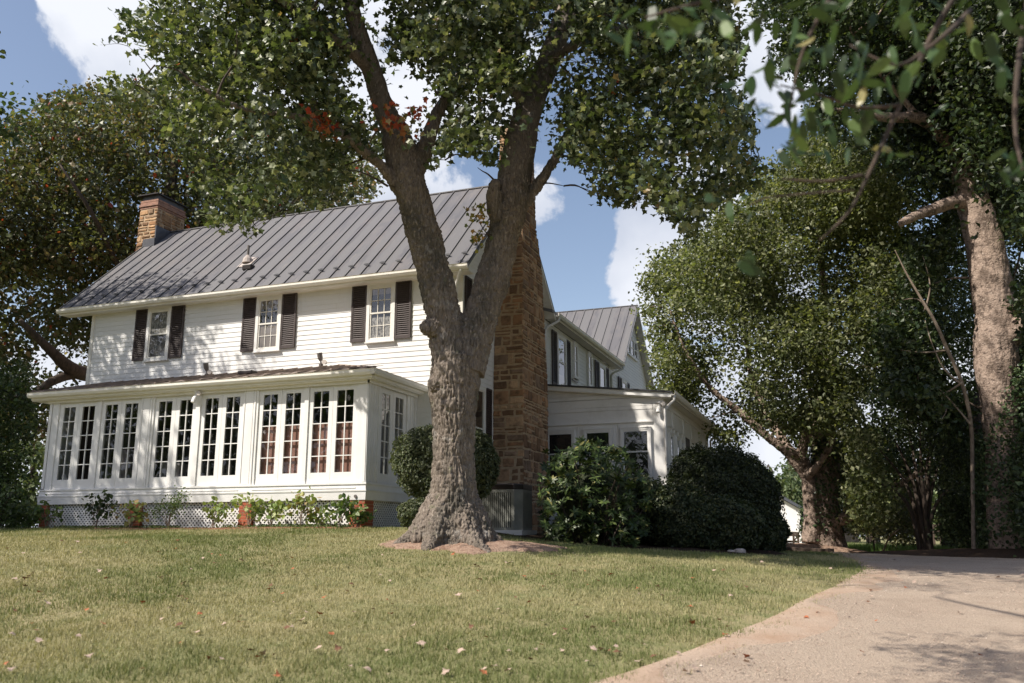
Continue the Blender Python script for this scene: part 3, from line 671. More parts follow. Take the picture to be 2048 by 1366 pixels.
# ------------------------------------------------------------------ REAR WING
b = MB(); b.box(-5, 1.09, 8.3, 23.2, -.5, 6.4); b.prism([(-5, 17.95, 6.4), (-5, 23.2, 6.4), (-5, 20.57, 9.1)], (6.09, 0, 0)); b.build('wing_wall', M['siding'], house)
siding(FG, 3.7, 6.35, lambda z: (8.3, 16.28)); 
def gl2(z):
    return (16.4 if z < 6.4 else 20.57-(9.62-z)/.99+.1, 23.22 if z < 6.7 else 20.57+(9.62-z)/.99-.1)
siding(FG, 3.7, 9.5, gl2)
b = MB(FG); b.box(16.25, 16.40, -.02, .035, 3.5, 6.4); b.box(23.12, 23.25, -.02, .035, 3.5, 6.4); b.build('corner_board', M['trim'], house)
b = MB()   # low wing roof
b.prism([(1.44, 8.2, 6.60), (-2.5, 8.2, 7.75), (-6.0, 8.2, 6.6), (-6.0, 8.2, 6.53), (-2.5, 8.2, 7.66), (1.44, 8.2, 6.53)], (0, 9.2, 0)); b.build('wing_roof', M['roof'], house)
b = MB(); b.box(1.12, 1.40, 8.65, 17.3, 6.40, 6.43); b.box(1.38, 1.41, 8.65, 17.3, 6.40, 6.55); b.build('wing_soffit', M['sidepaint'], house)
gutter('gutter', (1.41, 8.62, 6.46), (1.41, 17.36, 6.50), (1, 0, 0))
b = MB(); b.tube([(1.5, 8.75, 6.47), (1.47, 8.75, 6.36), (1.22, 8.5, 6.15), (1.16, 8.42, 6.0), (1.16, 8.42, 4.2)], .042, 8); b.build('downspout', M['sidepaint'], house, smooth=True)
b = MB(); b.tube([(1.5, 17.2, 6.47), (1.47, 17.1, 6.36), (1.2, 16.6, 6.12), (1.17, 16.45, 6.0), (1.17, 16.45, 4.1)], .042, 8)
b.build('downspout', M['sidepaint'], house, smooth=True)
b = MB(); ay, az = 20.57, 9.78    # cross gable roof
b.prism([(-5.5, 17.40, 6.64), (-5.5, ay, az), (-5.5, 23.74, 6.62), (-5.5, 23.74, 6.54), (-5.5, ay, az-.1), (-5.5, 17.40, 6.56)], (6.92, 0, 0))
ln2 = hypot(1, .99); dn2 = np.array([0, -.99, 1])/ln2
for x in np.arange(-5.4, 1.5, .405):
    b.bar(np.array([x, 17.42, 6.66])+dn2*.012, np.array([x, ay, az])+dn2*.012, .026, .036, up=dn2)
b.bar((-5.5, ay, az+.01), (1.42, ay, az+.01), .09, .03)
b.build('wing_roof', M['roof'], house)
b = MB()
for (y0, z0, y1, z1) in ((17.42, 6.49, ay, az-.2), (23.72, 6.47, ay, az-.2)):
    b.prism([(1.40, y0, z0), (1.40, y1, z1), (1.40, y1, z1+.15), (1.40, y0, z0+.15)], (.03, 0, 0))
b.build('rake_board', M['trim'], house)
b = MB()
for (y0, z0, y1, z1) in ((17.5, 6.5, ay, az-.15), (23.68, 6.48, ay, az-.15)):
    kk = 24
    for i in range(kk):
        t0 = i/kk; t1 = (i+.94)/kk; p0 = (y0+(y1-y0)*t0, z0+(z1-z0)*t0); p1 = (y0+(y1-y0)*t1, z0+(z1-z0)*t1)
        b.prism([(1.10, p0[0], p0[1]), (1.10, p1[0], p1[1]), (1.10, p1[0], p1[1]+.02), (1.10, p0[0], p0[1]+.02)], (.30, 0, 0))
b.build('soffit', M['sidepaint'], house)
for (s1, s2, w0, w1, s3, s4) in ((9.07, 9.52, 9.56, 10.50, 10.54, 11.0), (14.15, 14.64, 14.68, 15.57, 15.6, 16.1), (17.7, 18.18, 18.2, 19.08, 19.1, 19.62)):
    louvre_shutter(FG, s1, s2, 4.5, 6.2); louvre_shutter(FG, s3, s4, 4.5, 6.2); sash_window(FG, w0, w1, 4.48, 6.18, curtain=('tan_shade', .0, .25))
for u0, u1 in ((11.4, 11.87), (13.15, 13.66)): sash_window(FG, u0, u1, 5.1, 6.3, cw=.09, curtain=('tan_shade', 0, 1))
for u0, u1 in ((19.42, 19.98), (20.0, 20.68), (20.7, 21.3)): sash_window(FG, u0, u1, 7.45, 8.2 if u0 < 19.9 else 8.3, cw=.07)
b = MB(FG); b.box(11.2, 11.9, .03, .05, 4.98, 5.02); b.build('cable_bracket', M['acdark'], house)
# ------------------------------------------------------------------ SIDE PORCH
b = MB(FP); b.box(1.12, 4.94, -.12, 0, -.45, 4.02-.32); 
b.build('porch_wall', M['sidepaint'], house)
b = MB(FQ); b.box(6.61, 14.74, -.12, 0, -.5, 3.62); b.build('porch_wall', M['trim'], house)
b = MB(); b.box(1.2, 4.9, 14.6, 14.72, -.5, 3.6); b.build('porch_wall', M['trim'], house)
def top_at(x): return 4.15-(x-1.11)*.1165
b = MB(FP)
b.add([(1.12, 0, 3.5), (4.94, 0, 3.5), (4.94, 0, top_at(4.94)-.1), (1.12, 0, top_at(1.12)-.1), (1.12, -.1, 3.5), (4.94, -.1, 3.5), (4.94, -.1, top_at(4.94)-.1), (1.12, -.1, top_at(1.12)-.1)], [(0, 1, 2, 3), (4, 7, 6, 5)])
for (z0, z1, e) in ((2.905, 2.935, .055), (2.935, 3.235, .012), (3.245, 3.335, .022), (3.345, 3.55, .014), (3.56, 3.66, .024)):
    b.box(1.12, 4.66 if z1 < 3.4 else 4.8, 0.001, e, z0, z1)
b.add([(1.12, .012, 3.67), (4.75, .012, 3.67), (4.75, .012, 3.66), (1.12, .012, 3.98)], [(0, 1, 2, 3)])
b.box(4.68, 4.955, .001, .022, -.4, 3.6); b.box(3.62, 3.66, 0.001, .012, .4, 2.9); b.box(3.72, 3.75, 0.001, .012, .4, 2.9); b.box(2.62, 2.65, 0.001, .012, .4, 2.9)
b.build('porch_boards', M['sidepaint'], house)
for u0, u1 in ((1.75, 2.56), (2.80, 3.58), (3.80, 4.60)): sash_window(FP, u0, u1, 1.38, 2.76, cw=.055, meet=2.14, frame='sidepaint')
b = MB(FQ)
b.box(6.62, 14.7, .001, .03, 3.29, 3.34); b.box(6.62, 14.7, .001, .025, 2.83, 2.87)
for u in (6.75, 7.78, 9.55, 10.99, 12.61, 14.1): b.box(u-.06, u+.06, .001, .03, 2.87, 3.29)
for u in (7.6, 7.98, 8.6, 9.3, 9.65, 10.6, 12.0, 13.0): b.box(u-.05, u+.05, .001, .03, -.3, 2.83)
b.build('porch_boards', M['trim'], house)
for u0, u1 in ((7.02, 7.56), (8.0, 8.56), (8.74, 9.24), (11.2, 11.9), (12.2, 12.9)): sash_window(FQ, u0, u1, 1.42, 2.66, cw=.05, frame='trim')
b = MB(FQ); b.box(9.75, 10.53, .001, .02, .3, 2.82); dd = b.build('porch_door', M['shutter'], house)
b = MB(FQ); b.tube([(10.42, .03, 1.35), (10.42, .07, 1.35)], .03, 8); b.build('handle', M['greypipe'], dd)
b = MB(); b.prism([(1.05, 6.40, 4.12), (5.2, 6.40, 3.66), (5.2, 6.40, 3.62), (1.05, 6.40, 4.08)], (0, 8.6, 0)); b.build('porch_roof', M['roofedge'], house)
b = MB(); b.prism([(1.05, 6.44, 4.075), (5.18, 6.44, 3.617), (5.18, 6.44, 3.50), (1.05, 6.44, 3.96)], (0, .03, 0)); b.build('porch_fascia', M['white'], house)
b = MB(); b.box(4.96, 5.17, 6.47, 14.9, 3.50, 3.52); b.box(5.15, 5.18, 6.47, 14.9, 3.50, 3.61); b.prism([(1.1, 6.47, 3.96), (4.96, 6.47, 3.52), (4.96, 6.47, 3.50), (1.1, 6.47, 3.94)], (0, .13, 0)); b.build('porch_soffit', M['trim'], house)
gutter('gutter', (5.18, 6.44, 3.55), (5.18, 14.95, 3.52), (1, 0, 0))
b = MB(); b.tube([(5.25, 6.52, 3.56), (5.24, 6.52, 3.44), (5.0, 6.55, 3.22), (4.985, 6.56, 3.1), (4.985, 6.56, -.25)], .038, 8); b.build('downspout', M['sidepaint'], house, smooth=True)
b = MB(); b.tube([(5.25, 14.8, 3.55), (5.22, 14.8, 3.42), (5.02, 14.7, 3.2), (5.0, 14.7, .0)], .038, 8)
b.build('downspout', M['sidepaint'], house, smooth=True)
for z_ in (.35, .68):
    b = MB(FG); b.box(2.5, 2.95, .03, .13, z_, z_+.27); b.build('meter_box', M['white'], house, bevel=.01)

# =================================================================== AIR CONDITIONER
ax0, ax1, ay0, ay1 = 2.12, 3.02, .95, 1.75; gzc = g1(2.6, 1.3)
ac = empty('air_conditioner', (2.6, 1.35, gzc), 'grey green outdoor air conditioner unit with vertical louvres beside the stone chimney', 'air conditioner')
b = MB(); b.box(ax0-.06, ax1+.06, ay0-.06, ay1+.06, gzc-.05, gzc+.05); b.build('base_pad', M['plaster'], ac)
z0, z1 = gzc+.05, gzc+.86
b = MB(); cc_ = .09
pts = [(ax0+cc_, ay0), (ax1-cc_*1.6, ay0), (ax1, ay0+cc_*1.6), (ax1, ay1-cc_), (ax1-cc_, ay1), (ax0+cc_, ay1), (ax0, ay1-cc_), (ax0, ay0+cc_)]
b.prism([(x*1.0, y, z0) for x, y in [((ax0+ax1)/2+(x-(ax0+ax1)/2)*.96, (ay0+ay1)/2+(y-(ay0+ay1)/2)*.96) for x, y in pts]], (0, 0, z1-z0)); b.build('coil_core', M['acdark'], ac)
b = MB(); nl = 15
for i in range(nl+1):
    x = ax0+cc_+(ax1-cc_*2.6-ax0)*i/nl; b.add([(x-.012, ay0, z0+.04), (x+.018, ay0-.004, z0+.04), (x+.018, ay0-.004, z1-.05), (x-.012, ay0, z1-.05), (x-.012, ay0+.03, z0+.04), (x-.012, ay0+.03, z1-.05)], [(0, 1, 2, 3), (0, 3, 5, 4)])
for i in range(nl+1):
    y = ay0+cc_*1.6+(ay1-cc_-ay0-cc_*1.6)*i/nl; b.add([(ax1, y-.012, z0+.04), (ax1+.004, y+.018, z0+.04), (ax1+.004, y+.018, z1-.05), (ax1, y-.012, z1-.05)], [(0, 1, 2, 3)])
b.prism([(ax1-cc_*1.9, ay0-.006, z0), (ax1-cc_*1.5, ay0-.006, z0), (ax1+.006, ay0+cc_*1.5, z0), (ax1+.006, ay0+cc_*2.1, z0), (ax1-.02, ay0+cc_*1.9, z0), (ax1-cc_*1.9, ay0+.02, z0)], (0, 0, z1-z0))
b.box(ax0+cc_, ax1-cc_*1.6, ay0-.008, ay0+.01, z0, z0+.05); b.box(ax0+cc_, ax1-cc_*1.6, ay0-.008, ay0+.01, z1-.06, z1); b.box(ax1-.01, ax1+.008, ay0+cc_*1.6, ay1-cc_, z0, z0+.05); b.box(ax1-.01, ax1+.008, ay0+cc_*1.6, ay1-cc_, z1-.06, z1)
b.build('louvre_cabinet', M['acmetal'], ac)
b = MB(); b.prism([((ax0+ax1)/2+(x-(ax0+ax1)/2)*1.03, (ay0+ay1)/2+(y-(ay0+ay1)/2)*1.03, z1) for x, y in pts], (0, 0, .11)); b.build('top_cover', M['acdark'], ac, bevel=.015)
b = MB()
for rr in (.1, .18, .26, .33): b.tube([((ax0+ax1)/2+rr*cos(t), (ay0+ay1)/2+rr*sin(t), z1+.125) for t in np.linspace(0, 2*pi, 25)], .005, 4)
b.build('fan_grille', M['greypipe'], ac)

# =================================================================== GROUND
def gpx(l): return [ground_px(x, y)[:2] for x, y in l]
edge = gpx([(1235, 1362), (1310, 1340), (1400, 1308), (1480, 1272), (1560, 1238), (1640, 1196), (1700, 1163), (1733, 1139), (1722, 1122), (1690, 1112)])
_e0 = edge[0]; _dir = (edge[0]-edge[1]); _dir /= np.linalg.norm(_dir)
edge = [_e0+_dir*14+np.array([2, -4]), _e0+_dir*6, _e0+_dir*2.5]+edge
_l = edge[-1]
edge += [at_d(1655, 1100, 26.5)[:2], at_d(1600, 1100, 28.5)[:2], at_d(1500, 1100, 31)[:2], at_d(1300, 1100, 36)[:2]]
far = [np.array([30, -34.]), at_d(2900, 1100, 11)[:2], at_d(2500, 1100, 15)[:2], at_d(2200, 1100, 19)[:2], at_d(2060, 1100, 22.5)[:2], at_d(1960, 1100, 26)[:2], at_d(1850, 1100, 30)[:2], at_d(1760, 1100, 33)[:2], at_d(1650, 1100, 36)[:2], at_d(1500, 1100, 39)[:2], at_d(1300, 1100, 43)[:2]]
def resample(p, n):
    p = np.array(p); 
    # catmull-rom smoothing
    q = [p[0]]
    for i in range(len(p)-1):
        p0 = p[max(i-1, 0)]; p1 = p[i]; p2 = p[i+1]; p3 = p[min(i+2, len(p)-1)]
        for t in np.linspace(0, 1, 9)[1:]: q.append(.5*((2*p1)+(-p0+p2)*t+(2*p0-5*p1+4*p2-p3)*t*t+(-p0+3*p1-3*p2+p3)*t**3))
    q = np.array(q); s = np.concatenate([[0], np.cumsum(np.hypot(*np.diff(q, axis=0).T))]); t = np.linspace(0, s[-1], n)
    return np.stack([np.interp(t, s, q[:, 0]), np.interp(t, s, q[:, 1])], 1)
EL = resample(edge, 420); ER = resample(far, 420)
EL = EL + (vnoise(np.c_[EL, np.zeros(420)], 1.3)[:, None]-.5)*.22
POLY = np.vstack([EL, ER[::-1]])
def inpoly(P, poly):
    x, y = P[:, 0], P[:, 1]; r = np.zeros(len(P), bool); j = len(poly)-1
    for i in range(len(poly)):
        xi, yi = poly[i]; xj, yj = poly[j]
        if yi != yj:
            c = ((yi > y) != (yj > y)) & (x < (xj-xi)*(y-yi)/(yj-yi)+xi); r ^= c
        j = i
    return r
def dist_poly(P, line):
    d = np.full(len(P), 1e9)
    for a in range(0, len(P), 50000):
        s = slice(a, a+50000); d[s] = np.sqrt(((P[s, None, :]-line[None, ::2, :])**2).sum(2).min(1))
    return d
def axis_lin(lo, hi, st, far_):
    a = list(np.arange(lo, hi, st)); s = st; x = lo
    L = []; 
    while x > -far_: s *= 1.25; x -= s; L.append(x)
    R = []; s = st; x = a[-1]
    while x < far_: s *= 1.25; x += s; R.append(x)
    return np.array(L[::-1]+a+R)
gx_ = axis_lin(-13, 16, .22, 1500); gy_ = axis_lin(-17, 14, .22, 1500)
GX, GY = np.meshgrid(gx_, gy_, indexing='ij'); GZ = gz(GX, GY)
nx, ny = GX.shape; idx = np.arange(nx*ny).reshape(nx, ny)
lp = np.stack([idx[:-1, :-1], idx[1:, :-1], idx[1:, 1:], idx[:-1, 1:]], -1).reshape(-1, 4)
o = np_mesh('lawn_ground', np.stack([GX, GY, GZ], -1).reshape(-1, 3), lp, 4, M['lawn'], smooth=True); tag(o, kind='structure')
_t = np.gradient(EL, axis=0); _t /= np.linalg.norm(_t, axis=1)[:, None]; _nn = np.c_[-_t[:, 1], _t[:, 0]]; _sg = np.sign(((ER-EL)*_nn).sum(1)).mean()
_wd = .34+.62*(vnoise(np.c_[EL, np.zeros(420)], 1.3)-.45)
_E = np.stack([EL-_nn*_sg*(_wd*k)[:, None] for k in (.35, .12, -.35, -.8, -1.15)], 1); _z = gz(_E[..., 0], _E[..., 1])+np.array([-.01, .014, .032, .028, .006])[None]
ii = np.arange(420*5).reshape(420, 5); lp = np.stack([ii[:-1, :-1], ii[1:, :-1], ii[1:, 1:], ii[:-1, 1:]], -1).reshape(-1, 4)
o = np_mesh('bare_soil_edge', np.c_[_E.reshape(-1, 2), _z.ravel()], lp, 4, M['edgesoil'], smooth=True); tag(o, kind='structure')
K = 26; tt = np.linspace(0, 1, K)
S = EL[:, None, :]*(1-tt[None, :, None])+ER[:, None, :]*tt[None, :, None]
sz = gz(S[..., 0], S[..., 1])+.022-.010*(tt[None, :] < .01)
sz += (vnoise(np.c_[S.reshape(-1, 2), np.zeros(420*K)], .9).reshape(420, K)-.5)*.02
ii = np.arange(420*K).reshape(420, K); lp = np.stack([ii[:-1, :-1], ii[1:, :-1], ii[1:, 1:], ii[:-1, 1:]], -1).reshape(-1, 4)
o = np_mesh('driveway', np.c_[S.reshape(-1, 2), sz.ravel()], lp[:, ::-1], 4, M['gravel'], smooth=True); tag(o, kind='structure')
def drape(name, ctr, rx, ry_, m, lift=.02, k=48, rings=14, rot=0, seed=0, rag=.25, dome=0.0, kind='structure'):
    vs = [(ctr[0], ctr[1])]; th = np.linspace(0, 2*pi, k, endpoint=False)
    jag = 1+rag*(vnoise(np.c_[np.cos(th)*2+seed, np.sin(th)*2, th*0], 1.6)-.5)*2+rag*.5*(np.random.default_rng(seed).random(k)-.5)
    for r in np.linspace(1/rings, 1, rings):
        for t, j in zip(th, jag):
            x, y = rx*cos(t)*r*(1+(j-1)*r), ry_*sin(t)*r*(1+(j-1)*r); vs.append((ctr[0]+x*cos(rot)-y*sin(rot), ctr[1]+x*sin(rot)+y*cos(rot)))
    vs = np.array(vs); rr = np.concatenate([[0], np.repeat(np.linspace(1/rings, 1, rings), k)])
    z = gz(vs[:, 0], vs[:, 1])+lift+dome*(1-rr**2)-(rr > .99)*(lift+.015)
    z += (vnoise(np.c_[vs, z*0], 6)-.5)*.02*(rr < .99)
    f = [[0, 1+i, 1+(i+1) % k] for i in range(k)]; lps = [x for y in f for x in y]; cn = [3]*k
    for q in range(rings-1):
        for i in range(k): lps += [1+q*k+i, 1+(q+1)*k+i, 1+(q+1)*k+(i+1) % k, 1+q*k+(i+1) % k]; cn.append(4)
    o = np_mesh(name, np.c_[vs, z], lps, cn, M[m], smooth=True); tag(o, kind=kind); return o
TREE = np.array([3.2, -2.8]); 
drape('mulch_ring', TREE+np.array([.30, -.05]), 1.36, 1.02, 'mulch', .012, seed=3, dome=.10, rot=.3, rag=.4)
drape('flower_bed', np.array([-4.4, -.42]), 4.7, .50, 'dirt', .018, k=120, rings=10, seed=5, rag=.22)
drape('flower_bed', np.array([4.6, 3.2]), 3.6, 2.9, 'darksoil', .018, k=80, rings=16, seed=6, rag=.12, rot=.35)
drape('flower_bed', np.array([-12.4, -.4]), 3.4, 2.2, 'darksoil', .02, k=60, rings=10, seed=9, rag=.12)
TB = base_at(1640, 30); TR = base_at(2015, 24)
drape('mulch_ring', TB[:2]+np.array([-.6, -.5]), 2.4, 1.9, 'mulch', .02, seed=13, dome=.28)
drape('earth_bank', TR[:2]+np.array([.6, -.3]), 4.2, 2.6, 'darksoil', .02, seed=14, dome=.18, rot=-.3)

# ------------------------------------------------------------------ grass
def tri_blades(name, P, h, w, cols, mt, parent=None, lean=.55):
    n_ = len(P); z = gz(P[:, 0], P[:, 1]); a = rng.random(n_)*2*pi; le = (rng.random(n_)**.7)*lean; b_ = rng.random(n_)*2*pi
    B = np.c_[P, z-.005]; d = np.c_[np.cos(a), np.sin(a), np.zeros(n_)]*w[:, None]*.5
    T = B+np.c_[np.cos(b_)*le*h, np.sin(b_)*le*h, h*(1-.3*le)]
    V = np.stack([B-d, B+d, T], 1).reshape(-1, 3)
    return np_mesh(name, V, np.arange(3*n_), 3, M[mt], parent, col=np.repeat(cols, 3, 0))
def grass_points(n_, px0, px1, d0, d1, pw=1.0):
    px = rng.uniform(px0, px1, n_); u = rng.random(n_); d = d0*(d1/d0)**(u**pw)
    r = FW[None]+RT[None]*((px-1024)/FPX)[:, None]-UP[None]*((1100-683)/FPX); hh = np.hypot(r[:, 0], r[:, 1])
    return np.c_[CAM[0]+r[:, 0]/hh*d, CAM[1]+r[:, 1]/hh*d], d
P, D = grass_points(430000, -60, 2100, 5.6, 30, .82)
P2g, D2g = grass_points(90000, -1500, -60, 6, 26, .85); P3g, D3g = grass_points(30000, 2100, 3300, 6, 26, .85); P = np.vstack([P, P2g, P3g]); D = np.concatenate([D, D2g*1.6, D3g*1.6])
inside = inpoly(P, POLY); de = dist_poly(P, EL)
keep = ~inside | (de < .42*rng.random(len(P))**2.2)
nz_ = vnoise(np.c_[P, np.zeros(len(P))], 2.2)
keep &= ~((de < .6) & ~inside & (rng.random(len(P)) > .42+de/.8*.9+(nz_-.5)*1.3))
keep &= ~((P[:, 1] > -.62+.35*(nz_-.5)) & (P[:, 0] < .2) & (P[:, 0] > -9.5)) & ~((P[:, 0] > -10) & (P[:, 0] < 1.1) & (P[:, 1] > 0)) & ~((P[:, 0] > 1) & (P[:, 0] < 5) & (P[:, 1] > 6))
rm = (P-TREE-np.array([.35, -.1])); keep &= ~(((rm[:, 0]/1.4)**2+(rm[:, 1]/1.06)**2 < .80+.9*(nz_-.5)) & (rng.random(len(P)) > .06)) 
rb = (P-np.array([4.6, 3.2])); keep &= ~((rb[:, 0]/3.5)**2+(rb[:, 1]/2.8)**2 < .95)
keep &= ~((D > 20) & (P[:, 0] > 6) & inpoly(P, np.array([TB[:2]+q for q in ((-3, -2), (2, -2), (2, 2), (-3, 2))])))
P, D, nz_ = P[keep], D[keep], nz_[keep]; n_ = len(P)
big = fbm(np.c_[P, np.zeros(n_)], .55, 4); sm = rng.random(n_)
dry = np.clip((big-.5)*3.8+.52+(sm-.5)*.9, 0, 1)[:, None]
cg = np.array([.125, .158, .052]); cdry = np.array([.37, .335, .185]); cg2 = np.array([.22, .24, .10])
cols = (cg*(1-sm[:, None])+cg2*sm[:, None])*(1-dry)+cdry*dry*(.75+.5*rng.random((n_, 1)))
h = (.020+.030*rng.random(n_))*(1+.5*(nz_-.3))*np.clip(1.15-.25*dry[:, 0], .8, 1.2)*(.62+.85*vnoise(np.c_[P, P[:, 0]*0], 5.5))
tri_blades('grass', P, h, .0038+.00062*D, cols, 'grass'); bpy.data.objects['grass']['kind'] = 'stuff'; bpy.data.objects['grass']['label'] = 'short patchy green and straw coloured lawn grass'
bpy.data.objects['grass']['category'] = 'grass'

# =================================================================== LEAVES
T_MAPLE = np.array([(0, .02), (.36, -.04), (.33, .22), (.56, .50), (.24, .58), (0, 1.0), (-.24, .58), (-.56, .50), (-.33, .22), (-.36, -.04)])
T_DIA = np.array([(0, 0), (.36, .45), (0, 1.0), (-.36, .45)])
T_LONG = np.array([(0, 0), (.17, .3), (.15, .68), (0, 1.0), (-.15, .68), (-.17, .3)])
T_OVAL = np.array([(0, 0), (.3, .25), (.32, .62), (0, 1.0), (-.32, .62), (-.3, .25)])
def leaf_arrays(C, size, tmpl, col, up=.8, droop=.35, out=None, fold=.25, lg=rng):
    n_ = len(C); k = len(tmpl)
    nr = lg.normal(size=(n_, 3))*.55; nr[:, 2] += up
    if out is not None: nr += out
    nr /= np.linalg.norm(nr, axis=1)[:, None]+1e-9
    t = lg.normal(size=(n_, 3)); t[:, 2] -= droop; t -= nr*(t*nr).sum(1)[:, None]; t /= np.linalg.norm(t, axis=1)[:, None]+1e-9
    b = np.cross(nr, t); s = np.broadcast_to(np.asarray(size, float), (n_,))[:, None, None]
    x = tmpl[None, :, 0, None]; y = tmpl[None, :, 1, None]-.35
    zf = (fold*np.abs(tmpl[:, 0])-.22*(tmpl[:, 1]**2))[None, :, None]
    V = C[:, None, :]+s*(b[:, None, :]*x+t[:, None, :]*y+nr[:, None, :]*zf)
    return V.reshape(-1, 3), np.repeat(col, k, 0)
def leaf_mesh(name, C, size, tmpl, col, mt='leaf', parent=None, **kw):
    V, c = leaf_arrays(C, size, tmpl, col, **kw)
    return np_mesh(name, V, np.arange(len(V)), len(tmpl), M[mt], parent, col=c)
def palette(n_, pal, wts, jit=.25, lg=rng):
    pal = np.array(pal); i = lg.choice(len(pal), n_, p=np.array(wts)/sum(wts)); return pal[i]*(1+jit*(lg.random((n_, 1))-.5)*2)
def poly_pts(poly, n_, d0, d1, lg, holes=(), zmin=None, skew=1.0, thr=None, ns=.55):
    poly = np.array(poly, float); lo, hi = poly.min(0), poly.max(0); out = []; c = 0
    while c < n_:
        p = lg.uniform(lo, hi, (n_*3, 2)); p = p[inpoly(p, poly)]
        for hp, pr in holes:
            m = inpoly(p, np.array(hp, float)); p = p[~(m & (lg.random(len(p)) < pr))]
        u = lg.random(len(p))**skew; d = d0+(d1-d0)*u
        r = FW[None]+RT[None]*((p[:, 0]-1024)/FPX)[:, None]-UP[None]*((p[:, 1]-683)/FPX)[:, None]
        q = CAM+r*(d/np.hypot(r[:, 0], r[:, 1]))[:, None]
        if zmin is not None: q = q[q[:, 2] > zmin]
        if thr is not None: q = q[vnoise(q+31.7, ns) > thr*lg.uniform(.75, 1.1, len(q))]
        out.append(q); c += len(q)
    return np.vstack(out)[:n_]
def img_keep(P, polys, lg, holes=(), jit=14, front=()):
    v = P-CAM; d = v@FW; px = 1024+FPX*(v@RT)/np.maximum(d, .1); py = 683-FPX*(v@UP)/np.maximum(d, .1)
    q = np.c_[px, py]+np.c_[vnoise(P, 1.0)-.5, vnoise(P+40, 1.0)-.5]*4.2*jit+np.c_[vnoise(P, 3.3)-.5, vnoise(P+40, 3.3)-.5]*2.2*jit+lg.normal(size=(len(P), 2))*.35*jit; k = np.zeros(len(P), bool)
    for p in polys: k |= inpoly(q, np.array(p, float))
    k |= (py < -25) | (px < -40) | (px > 2090)
    for hp, pr in holes: k &= ~(inpoly(q, np.array(hp, float)) & (lg.random(len(P)) < pr))
    h = np.hypot(v[:, 0], v[:, 1])
    for hp, pr, dm in front: k &= ~(inpoly(q, np.array(hp, float)) & (h < dm) & (lg.random(len(P)) < pr))
    return k
def ellip_pts(c, r, n_, lg, shell=.55, zcut=None):
    v = lg.normal(size=(n_, 3)); v /= np.linalg.norm(v, axis=1)[:, None]; rad = (shell**3+(1-shell**3)*lg.random(n_))**(1/3)
    return np.array(c)+v*rad[:, None]*np.array(r)
def clumps(C, per, rad, lg, flat=.55, trail=0):
    n_ = len(C); i = np.repeat(np.arange(n_), lg.poisson(per*lg.uniform(.5, 1.5, n_))); g = lg.normal(size=(len(i), 3)); gn = np.linalg.norm(g, axis=1)[:, None]; g = g*np.minimum(1, 1.75/gn)
    R = rad*(.6+.8*lg.random(n_))[i]; P = C[i]+g*R[:, None]*np.array([1, 1, flat]); P[:, 2] -= trail*(g[:, 0]**2+g[:, 1]**2)*R
    return P, i
def skel_tube(b, pts, rad, k=10, wob=.0, lg=rng, sub=6):
    pts = np.array(pts, float); m = len(pts); q = []; rr = []
    for i in range(m-1):
        p0 = pts[max(i-1, 0)]; p1 = pts[i]; p2 = pts[i+1]; p3 = pts[min(i+2, m-1)]
        for t in np.linspace(0, 1, sub+1)[(1 if i else 0):]:
            q.append(.5*((2*p1)+(-p0+p2)*t+(2*p0-5*p1+4*p2-p3)*t*t+(-p0+3*p1-3*p2+p3)*t**3)); rr.append(rad[i]*(1-t)+rad[i+1]*t)
    q = np.array(q); rr = np.array(rr)
    if wob: q[1:-1] += lg.normal(size=(len(q)-2, 3))*wob*rr[1:-1, None]
    b.tube(q, rr, k); return q, rr
def branches(b, skel, targets, lg, r0=.05, droop=.0, zmin=-99, maxl=4.5):
    """grow thin limbs out of the skeleton; every new limb can carry the next ones"""
    SP = np.vstack(skel); SP = SP[SP[:, 2] > zmin]; w0 = np.ones(len(SP))
    T = np.array(targets); dm = np.array([np.linalg.norm(SP-t, axis=1).min() for t in T])
    for t in T[np.argsort(dm)]:
        d = SP-t; w = np.linalg.norm(d, axis=1)+np.maximum(0, d[:, 2])*.8+np.maximum(0, -d[:, 2]-1.2)*.3; j = np.argmin(w); a = SP[j]; L = np.linalg.norm(t-a)
        if L < .35 or L > maxl: continue
        m1 = a+(t-a)*.35+np.array([0, 0, .08*L])+lg.normal(size=3)*.03*L; m2 = a+(t-a)*.7+np.array([0, 0, .06*L])+lg.normal(size=3)*.035*L
        r = r0*w0[j]*min(1.5, .35+L/3.0); q, _ = skel_tube(b, [a, m1, m2, t], [r, r*.75, r*.5, r*.22], k=5, sub=3)
        SP = np.vstack([SP, q[2:]]); w0 = np.concatenate([w0, np.full(len(q)-2, w0[j]*.62)])
def carve(P, targets, rad, mask=False):
    """open the light's way to the given points (gaps in the canopy)"""
    k = np.ones(len(P), bool)
    for t, r in zip(targets, np.broadcast_to(rad, (len(targets),))):
        v = P-np.array(t); h = v@sun_dir; d = np.linalg.norm(v-h[:, None]*sun_dir, axis=1); k &= ~((d < r) & (h > 0))
    return k if mask else P[k]
